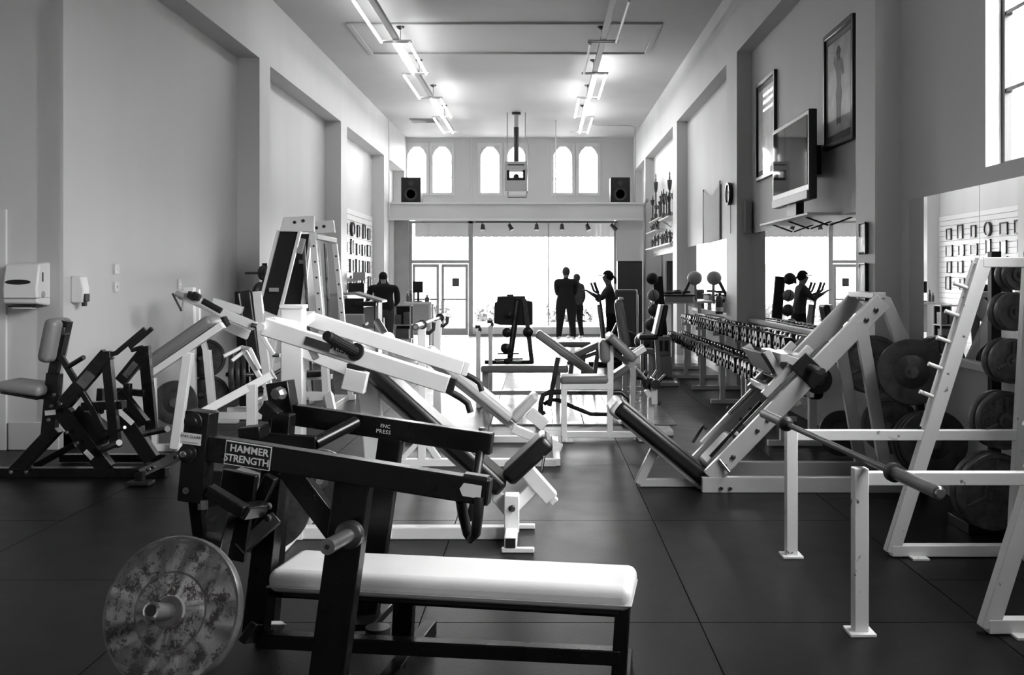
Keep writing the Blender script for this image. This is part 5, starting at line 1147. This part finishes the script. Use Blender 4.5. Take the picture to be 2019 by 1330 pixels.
# ------------------------------------------------------------------ back of the room, left: desk, chair, cart, counter
dk = thing('reception_desk', 'grey reception desk with sloping top by the slat wall', 'desk', (-3.6, 19.0, 0))
part(dk, 'top', MB().prism([(-4.1, 18.6, 1.20), (-3.5, 18.6, 1.24), (-2.98, 18.6, 1.08), (-2.98, 18.6, 1.04), (-3.5, 18.6, 1.19), (-4.1, 18.6, 1.15)], (0, .6, 0)), 'plastic_grey', .006)
part(dk, 'front_panel', MB().box(-3.70, -3.35, 18.7, 18.75, .35, 1.12), 'satin_black'); part(dk, 'side_panel', MB().box(-3.82, -3.72, 18.65, 19.1, 0, 1.15), 'trim', .006); part(dk, 'side_panel', MB().box(-3.12, -3.06, 18.65, 19.1, 0, 1.05), 'grey_paint', .006); part(dk, 'drawer_box', MB().box(-3.34, -3.14, 18.68, 19.1, .55, .95), 'column', .006); part(dk, 'keyboard_tray', MB().box(-3.5, -3.08, 18.5, 18.75, .98, 1.06), 'satin_black', .008)
oc = thing('office_chair', 'dark padded chair in front of the reception desk', 'chair', (-3.42, 17.9, 0)); part(oc, 'seat', MB().box(-3.65, -3.2, 17.7, 18.15, .40, .50), 'vinyl_black', .03, 3); part(oc, 'backrest', MB().box(-3.62, -3.23, 18.12, 18.2, .55, .85), 'cloth_light', .03, 3)
for s in (-1, 1): part(oc, 'armrest', MB().path([(-3.425 + s * .24, 17.75, .45), (-3.425 + s * .26, 17.75, .66), (-3.425 + s * .25, 18.1, .68)], .03, 8), 'vinyl_grey')
part(oc, 'post', MB().tube((-3.42, 17.92, .08), (-3.42, 17.92, .40), .03), 'satin_black')
for i in range(5): a = i * 1.257; part(oc, 'base_leg', MB().bar((-3.42, 17.92, .08), (-3.42 + .26 * math.cos(a), 17.92 + .26 * math.sin(a), .03), .04, .04), 'satin_black')
ct = thing('shelf_cart', 'low dark shelving cart right of the standing man', 'cart', (-2.95, 21.2, 0)); 
for z in (.22, .52, .93): part(ct, 'shelf', MB().box(-3.14, -2.76, 21.0, 21.4, z - .025, z), 'grey_paint')
for x in (-3.13, -2.77): 
    for y in (21.01, 21.39): part(ct, 'post', MB().box(x - .015, x + .015, y - .015, y + .015, .03, .94), 'grey_paint')
part(ct, 'back_panel', MB().box(-3.12, -2.78, 21.37, 21.38, .22, .93), 'satin_black')
for i, (x, z, w, h, lb) in enumerate(((-3.04, .52, .14, .2, 'dark box on the middle shelf of the cart, left'), (-2.86, .52, .13, .26, 'dark box on the middle shelf of the cart, right'), (-2.95, .22, .28, .2, 'wide dark box on the lowest shelf of the cart'))):
    solo('storage_box', lb, 'box', MB().box(x - w / 2, x + w / 2, 21.05, 21.3, z, z + h), 'wood_dark', bevel=.006)
cn = thing('front_counter', 'pale front counter with open legs beside the glass door', 'counter', (-2.6, 22.0, 0)); part(cn, 'top', MB().box(-3.0, -2.4, 21.7, 22.3, .93, .98), 'trim', .005)
for x in (-2.96, -2.44): 
    for y in (21.75, 22.25): part(cn, 'leg', MB().box(x - .025, x + .025, y - .025, y + .025, 0, .93), 'trim')
part(cn, 'modesty_panel', MB().box(-2.94, -2.46, 22.2, 22.22, .3, .93), 'cloth_light')
mo = thing('monitor', 'small dark monitor standing on the front counter', 'monitor', (-2.72, 22.0, .98)); part(mo, 'screen_case', MB().box(-2.84, -2.62, 21.95, 22.0, 1.18, 1.43), 'satin_black', .006); part(mo, 'neck', MB().box(-2.75, -2.70, 21.97, 22.0, 1.0, 1.18), 'satin_black'); part(mo, 'foot', MB().box(-2.82, -2.63, 21.88, 22.08, .98, 1.0), 'satin_black')
for i, (x, h, r, lb) in enumerate(((-2.95, .20, .03, 'tall dark bottle at the left of the front counter'), (-2.88, .26, .035, 'dark bottle beside the monitor'), (-2.52, .14, .05, 'short dark jar right of the monitor'))):
    o = thing('bottle', lb, 'bottle', (x, 21.9, .98)); part(o, 'body', MB().lathe((x, 21.9, .98), (0, 0, 1), [(r, 0), (r, h * .6), (r * .4, h * .8), (r * .4, h)], 12), 'wood_dark'); part(o, 'cap', MB().lathe((x, 21.9, .98 + h), (0, 0, 1), [(r * .5, 0), (r * .5, .02)], 10), 'plastic_white')
mch = thing('wall_device', 'small dark device on the left wall above the desk', 'device', (-4.0, 20.4, 1.3)); part(mch, 'bracket', MB().box(XLB + .03, -3.75, 20.35, 20.45, 1.42, 1.5), 'chrome'); part(mch, 'box', MB().box(-3.85, -3.6, 20.3, 20.5, 1.45, 1.62), 'plastic_grey', .008); part(mch, 'lower_box', MB().box(-3.95, -3.62, 20.3, 20.5, 1.16, 1.40), 'satin_black', .01); part(mch, 'arm', MB().tube((-3.6, 20.4, 1.5), (-3.42, 20.4, 1.5), .012), 'chrome')
# ------------------------------------------------------------------ back of the room, right: cabinets
cb = thing('tall_cabinet', 'tall black cabinet in the far right corner', 'cabinet', (2.2, 25.2, 0)); part(cb, 'body', MB().box(1.90, 2.52, 24.95, 25.25, 0, 1.93), 'satin_black', .015); part(cb, 'door', MB().box(1.93, 2.49, 24.93, 24.95, .08, 1.88), 'plastic_black', .006); part(cb, 'handle', MB().tube((1.97, 24.91, .9), (1.97, 24.91, 1.15), .012), 'worn_steel')
fm = thing('folding_treadmill', 'upright folded black treadmill deck with pale rim', 'treadmill', (2.0, 23.8, 0)); part(fm, 'deck', MB().box(1.76, 2.28, 23.85, 23.95, .06, 1.22), 'rubber', .06, 4); part(fm, 'rim', MB().box(1.745, 2.295, 23.89, 23.93, .05, 1.235), 'chrome', .06, 4); part(fm, 'base', MB().box(1.75, 2.4, 23.7, 24.6, 0, .1), 'satin_black', .02); part(fm, 'mast', MB().box(2.33, 2.40, 24.0, 24.1, .1, 1.1), 'satin_black', .01)
# storage table with step trays beyond the dumbbells
tb = thing('storage_table', 'pale storage table with hanging handles past the dumbbell rack', 'table', (2.4, 17.9, 0)); part(tb, 'top', MB().box(2.05, 2.80, 17.2, 18.9, 1.06, 1.10), 'trim', .006); part(tb, 'front_panel', MB().box(2.25, 2.28, 17.25, 18.85, .5, 1.06), 'cloth_light')
for y in (17.3, 18.8): 
    for x in (2.1, 2.74): part(tb, 'leg', MB().box(x - .03, x + .03, y - .03, y + .03, 0, 1.06), 'trim')
for i in range(5): part(tb, 'hook', MB().path([(2.04, 17.35 + i * .3, 1.04), (2.0, 17.35 + i * .3, 1.0), (2.02, 17.35 + i * .3, .96)], .012, 6), 'dark_steel')
for i in range(4):
    y = 17.5 + i * .3; o = thing('pull_stirrup', ordinal(i + 1) + ' dark stirrup handle hanging from the storage table edge, nearest first', 'handle', (2.03, y, .8), 'cable handles on the table edge'); part(o, 'grip', MB().tube((2.03, y - .06, .78), (2.03, y + .06, .78), .018, 10), 'rubber'); part(o, 'strap', MB().path([(2.03, y - .06, .78), (2.03, y - .05, .88), (2.03, y, .97), (2.03, y + .05, .88), (2.03, y + .06, .78)], .01, 6), 'rubber')
for (y, lb) in ((17.45, 'dark tray of bands at the near end of the storage table'), (18.4, 'dark tray of bands at the far end of the storage table')):
    o = thing('step_tray', lb, 'tray', (2.4, y, 1.1)); part(o, 'tray', MB().box(2.12, 2.62, y - .3, y + .3, 1.10, 1.19), 'plastic_grey', .01); part(o, 'rim', MB().box(2.10, 2.64, y - .32, y + .32, 1.19, 1.215), 'satin_black', .006)
    for k in range(3): part(o, 'coiled_band', MB().path([V(2.22 + .15 * k + .07 * math.cos(a), y + .1 * math.sin(a), 1.24 + .01 * k) for a in [j * .6 for j in range(11)]], .022, 8), 'rubber')
pb = thing('punch_ball', 'round ball on a bent neck standing on the storage table', 'ball', (2.62, 17.0, 1.1)); pp = V(2.66, 17.3, 1.5); part(pb, 'ball', MB().ball(pp, .13, (1, 1, .95), 18, 12), 'plastic_grey'); part(pb, 'neck', MB().path([(2.45, 17.3, 1.215), (2.5, 17.3, 1.3), (2.56, 17.3, 1.42), (2.6, 17.3, 1.46)], .03, 10), 'dark_steel'); part(pb, 'stem', MB().tube((2.68, 17.3, 1.10), (2.67, 17.3, 1.4), .025), 'plastic_grey')
# ================================================================== people
def person(name_lb, loc, yaw, J, zones, hair, scale=1., cap=False, hood=False):
    root = thing('person', name_lb, 'person', loc)
    names = list(J.keys()); idx = {n: i for i, n in enumerate(names)}
    E = [('pelvis', 'spine'), ('spine', 'chest'), ('chest', 'neck'), ('neck', 'jaw'), ('jaw', 'skull'), ('skull', 'crown'), ('skull', 'nose')]
    for s in ('l', 'r'):
        E += [('pelvis', 'hip' + s), ('hip' + s, 'knee' + s), ('knee' + s, 'ankle' + s), ('ankle' + s, 'toe' + s), ('chest', 'sho' + s), ('sho' + s, 'elb' + s), ('elb' + s, 'wri' + s), ('wri' + s, 'palm' + s), ('skull', 'ear' + s)]
        for f in range(5): E += [('palm' + s if f else 'wri' + s, 'k%d%s' % (f, s)), ('k%d%s' % (f, s), 't%d%s' % (f, s))]
    me = bpy.data.meshes.new('body'); me.from_pydata([tuple(Vector(J[n][0]) * scale) for n in names], [(idx[a], idx[b]) for a, b in E], [])
    o = bpy.data.objects.new('body', me); COL.objects.link(o)
    o.modifiers.new('skin', 'SKIN'); 
    for n in names:
        sv = me.skin_vertices[0].data[idx[n]]; r = J[n][1]; sv.radius = (r[0] * scale, r[1] * scale); sv.use_root = (n == 'pelvis')
    ss = o.modifiers.new('sub', 'SUBSURF'); ss.levels = 2; ss.render_levels = 2
    m2_ = bpy.data.meshes.new_from_object(o.evaluated_get(bpy.context.evaluated_depsgraph_get()))
    bpy.data.objects.remove(o)
    m2_.materials.clear(); ml = ['skin', zones['top'], zones['legs'], zones['shoes']]
    for x in ml: m2_.materials.append(MATS[x])
    zc = zones['sleeve']
    def near(c, names_): return min(((c - Vector(J[n][0]) * scale).length) for n in names_)
    hands = [n for n in names if n[0] in 'kt' and n[1].isdigit()] + ['palml', 'palmr'] + ([] if zc else ['wril', 'wrir'])
    for p in m2_.polygons:
        c = p.center; p.use_smooth = True; z = c.z / scale
        if z > J['jaw'][0][2] - .04 and (c - Vector(J['skull'][0]) * scale).length < .24 * scale and near(c, ['skull', 'jaw', 'crown']) < .16 * scale: k = 0
        elif near(c, hands) < .05 * scale: k = 0
        elif z > J['pelvis'][0][2] - .02: k = 1
        elif z < .09 and not zones.get('barefoot'): k = 3
        else: k = 2
        p.material_index = k
    b = link('body', m2_, None, root); root.rotation_euler = (0, 0, yaw)
    hc = Vector(J['skull'][0]) * scale
    m = MB(); m.ball(hc + V(0, -.012, .022) * scale, .108 * scale, (.88, 1.02, 1.08), 18, 12)
    keep = [f for f in m.f if sum((m.v[i] - hc).z for i in f) / len(f) > (-.02 * scale if sum((m.v[i] - hc).y for i in f) / len(f) > .02 * scale else (-.09 * scale if hair == 'long' else -.05 * scale))]
    keep = [f for f in keep if not (sum((m.v[i] - hc).y for i in f) / len(f) > .03 * scale and sum((m.v[i] - hc).z for i in f) / len(f) < .05 * scale)]
    m.f = keep
    me = bpy.data.meshes.new('hair'); me.from_pydata([tuple(v) for v in m.v], [], m.f); me.polygons.foreach_set('use_smooth', [True] * len(me.polygons))
    link('cap' if cap else 'hair', me, 'cloth_black' if cap or hood else 'hair', root)
    if cap:
        q = MB(); q.prism([hc + V(x, y, .035) * scale for x, y in ((-.07, .08), (-.06, .15), (0, .18), (.06, .15), (.07, .08))], (0, 0, .012)); me = mesh(q, 'cap_brim'); link('cap_brim', me, 'cloth_black', root)
    if hair == 'tail':
        q = MB(); q.path([hc + V(0, -.10, .02) * scale, hc + V(0, -.15, -.02) * scale, hc + V(0, -.15, -.12) * scale], .025 * scale); link('ponytail', mesh(q, 'ponytail'), 'hair', root)
    if hood:
        q = MB(); q.lathe(hc + V(0, -.02, -.20) * scale, (0, .05, 1), [(.20 * scale, 0), (.15 * scale, .05 * scale), (.10 * scale, .11 * scale), (.085 * scale, .18 * scale)], 16); link('hood', mesh(q, 'hood'), 'cloth_black', root)
    for s in (-1, 1):
        q = MB().ball(hc + V(s * .034, .088, .0) * scale, .012 * scale, n=8, m=6); link('eye', mesh(q, 'eye'), 'hair', root)
    q = MB().ball(hc + V(0, .092, -.062) * scale, .02 * scale, (1, .4, .3), 8, 6); link('mouth', mesh(q, 'mouth'), 'hair', root)
    return root
def skel(arms, feet=((-.12, 0), (.12, 0)), lean=0., headfwd=0., broad=1., kneebend=0., leg=1., arm=1.):
    J = {}
    def y_(z): return lean * max(0, z - .95)
    J['pelvis'] = ((0, 0, .96), (.155 * broad, .115)); J['spine'] = ((0, y_(1.15), 1.14), (.15 * broad, .11)); J['chest'] = ((0, y_(1.34), 1.34), (.165 * broad, .115))
    J['neck'] = ((0, y_(1.5) + headfwd * .3, 1.49), (.058, .06)); J['jaw'] = ((0, y_(1.56) + headfwd * .7 + .01, 1.555), (.068, .075)); J['skull'] = ((0, y_(1.64) + headfwd + .01, 1.635), (.078, .098)); J['crown'] = ((0, y_(1.7) + headfwd, 1.70), (.055, .07)); J['nose'] = ((0, y_(1.64) + headfwd + .105, 1.62), (.012, .014))
    for s, sg, (fx, fy) in (('l', -1, feet[0]), ('r', 1, feet[1])):
        J['hip' + s] = ((sg * .095 * broad, 0, .90), (.10 * leg, .11 * leg)); J['knee' + s] = (((sg * .10 + fx) / 2, fy * .5 + .03 + kneebend, .50), (.062 * leg, .068 * leg)); J['ankle' + s] = ((fx, fy - .03, .085), (.042 * leg, .045 * leg)); J['toe' + s] = ((fx + sg * .02, fy + .15, .04), (.042, .032))
        J['ear' + s] = ((sg * .088, y_(1.64) + headfwd, 1.63), (.012, .02))
        e, w = arms[0 if sg < 0 else 1]; e, w = Vector(e), Vector(w)
        J['sho' + s] = ((sg * .185 * broad, y_(1.42), 1.425), (.066 * arm, .066 * arm)); J['elb' + s] = (tuple(e), (.047 * arm, .047 * arm)); J['wri' + s] = (tuple(w), (.030, .026))
        d = (w - e).normalized(); sd_ = d.cross(V(0, 0, 1)); sd_ = sd_.normalized() if sd_.length > .1 else V(1, 0, 0); up = sd_.cross(d)
        J['palm' + s] = (tuple(w + d * .07), (.034, .018))
        for f in range(5):
            if f == 0: k = w + d * .05 + sd_ * sg * -.035; t = k + d * .035 + sd_ * sg * -.012 - up * .01
            else: k = w + d * .10 + sd_ * (f - 2.5) * .019; t = k + d * (.05, .062, .068, .062, .048)[f] - up * .02
            J['k%d%s' % (f, s)] = (tuple(k), (.010, .010)); J['t%d%s' % (f, s)] = (tuple(t), (.008, .008))
    return J
person('man in black seen from behind, arms folded, feet apart, before the shop window', (.585, 23.9, 0), 0,
       skel([((-.20, .12, 1.10), (.02, .28, 1.14)), ((.20, .12, 1.10), (-.02, .32, 1.10))], ((-.18, 0), (.18, 0)), broad=1.3, leg=1.5, arm=1.35), dict(top='cloth_black', legs='cloth_black', shoes='shoe_white', sleeve=True), 'short', 1.0)
person('shorter person in dark top standing half hidden beside the tall man', (.86, 24.5, 0), R(35),
       skel([((-.24, .0, 1.13), (-.2, .2, 1.0)), ((.25, .0, 1.13), (.24, .1, .92))], ((-.14, .08), (.1, -.08)), broad=1.0, leg=1.25, arm=1.2), dict(top='cloth_grey', legs='cloth_black', shoes='shoe_white', sleeve=False), 'long', .91)
person('person in cap and grey shirt holding the cross trainer handles', (1.22, 17.2, .04), R(90),
       skel([((-.22, .22, 1.22), (-.22, .42, 1.34)), ((.22, .22, 1.22), (.22, .42, 1.34))], ((-.12, .05), (.12, -.12)), lean=.12, broad=1.1, leg=1.3, arm=1.2), dict(top='cloth_grey', legs='cloth_black', shoes='satin_black', sleeve=False), 'tail', .90, cap=True)
person('person in dark hooded top seen from behind at the reception desk', (-3.17, 20.0, 0), R(12),
       skel([((-.32, .20, 1.18), (-.34, .44, 1.14)), ((.31, .12, 1.12), (.26, .34, 1.02))], ((-.13, 0), (.13, 0)), lean=.35, headfwd=.08, broad=1.5, leg=1.4, arm=1.4), dict(top='cloth_black', legs='cloth_grey', shoes='satin_black', sleeve=True), 'short', .92, hood=True)
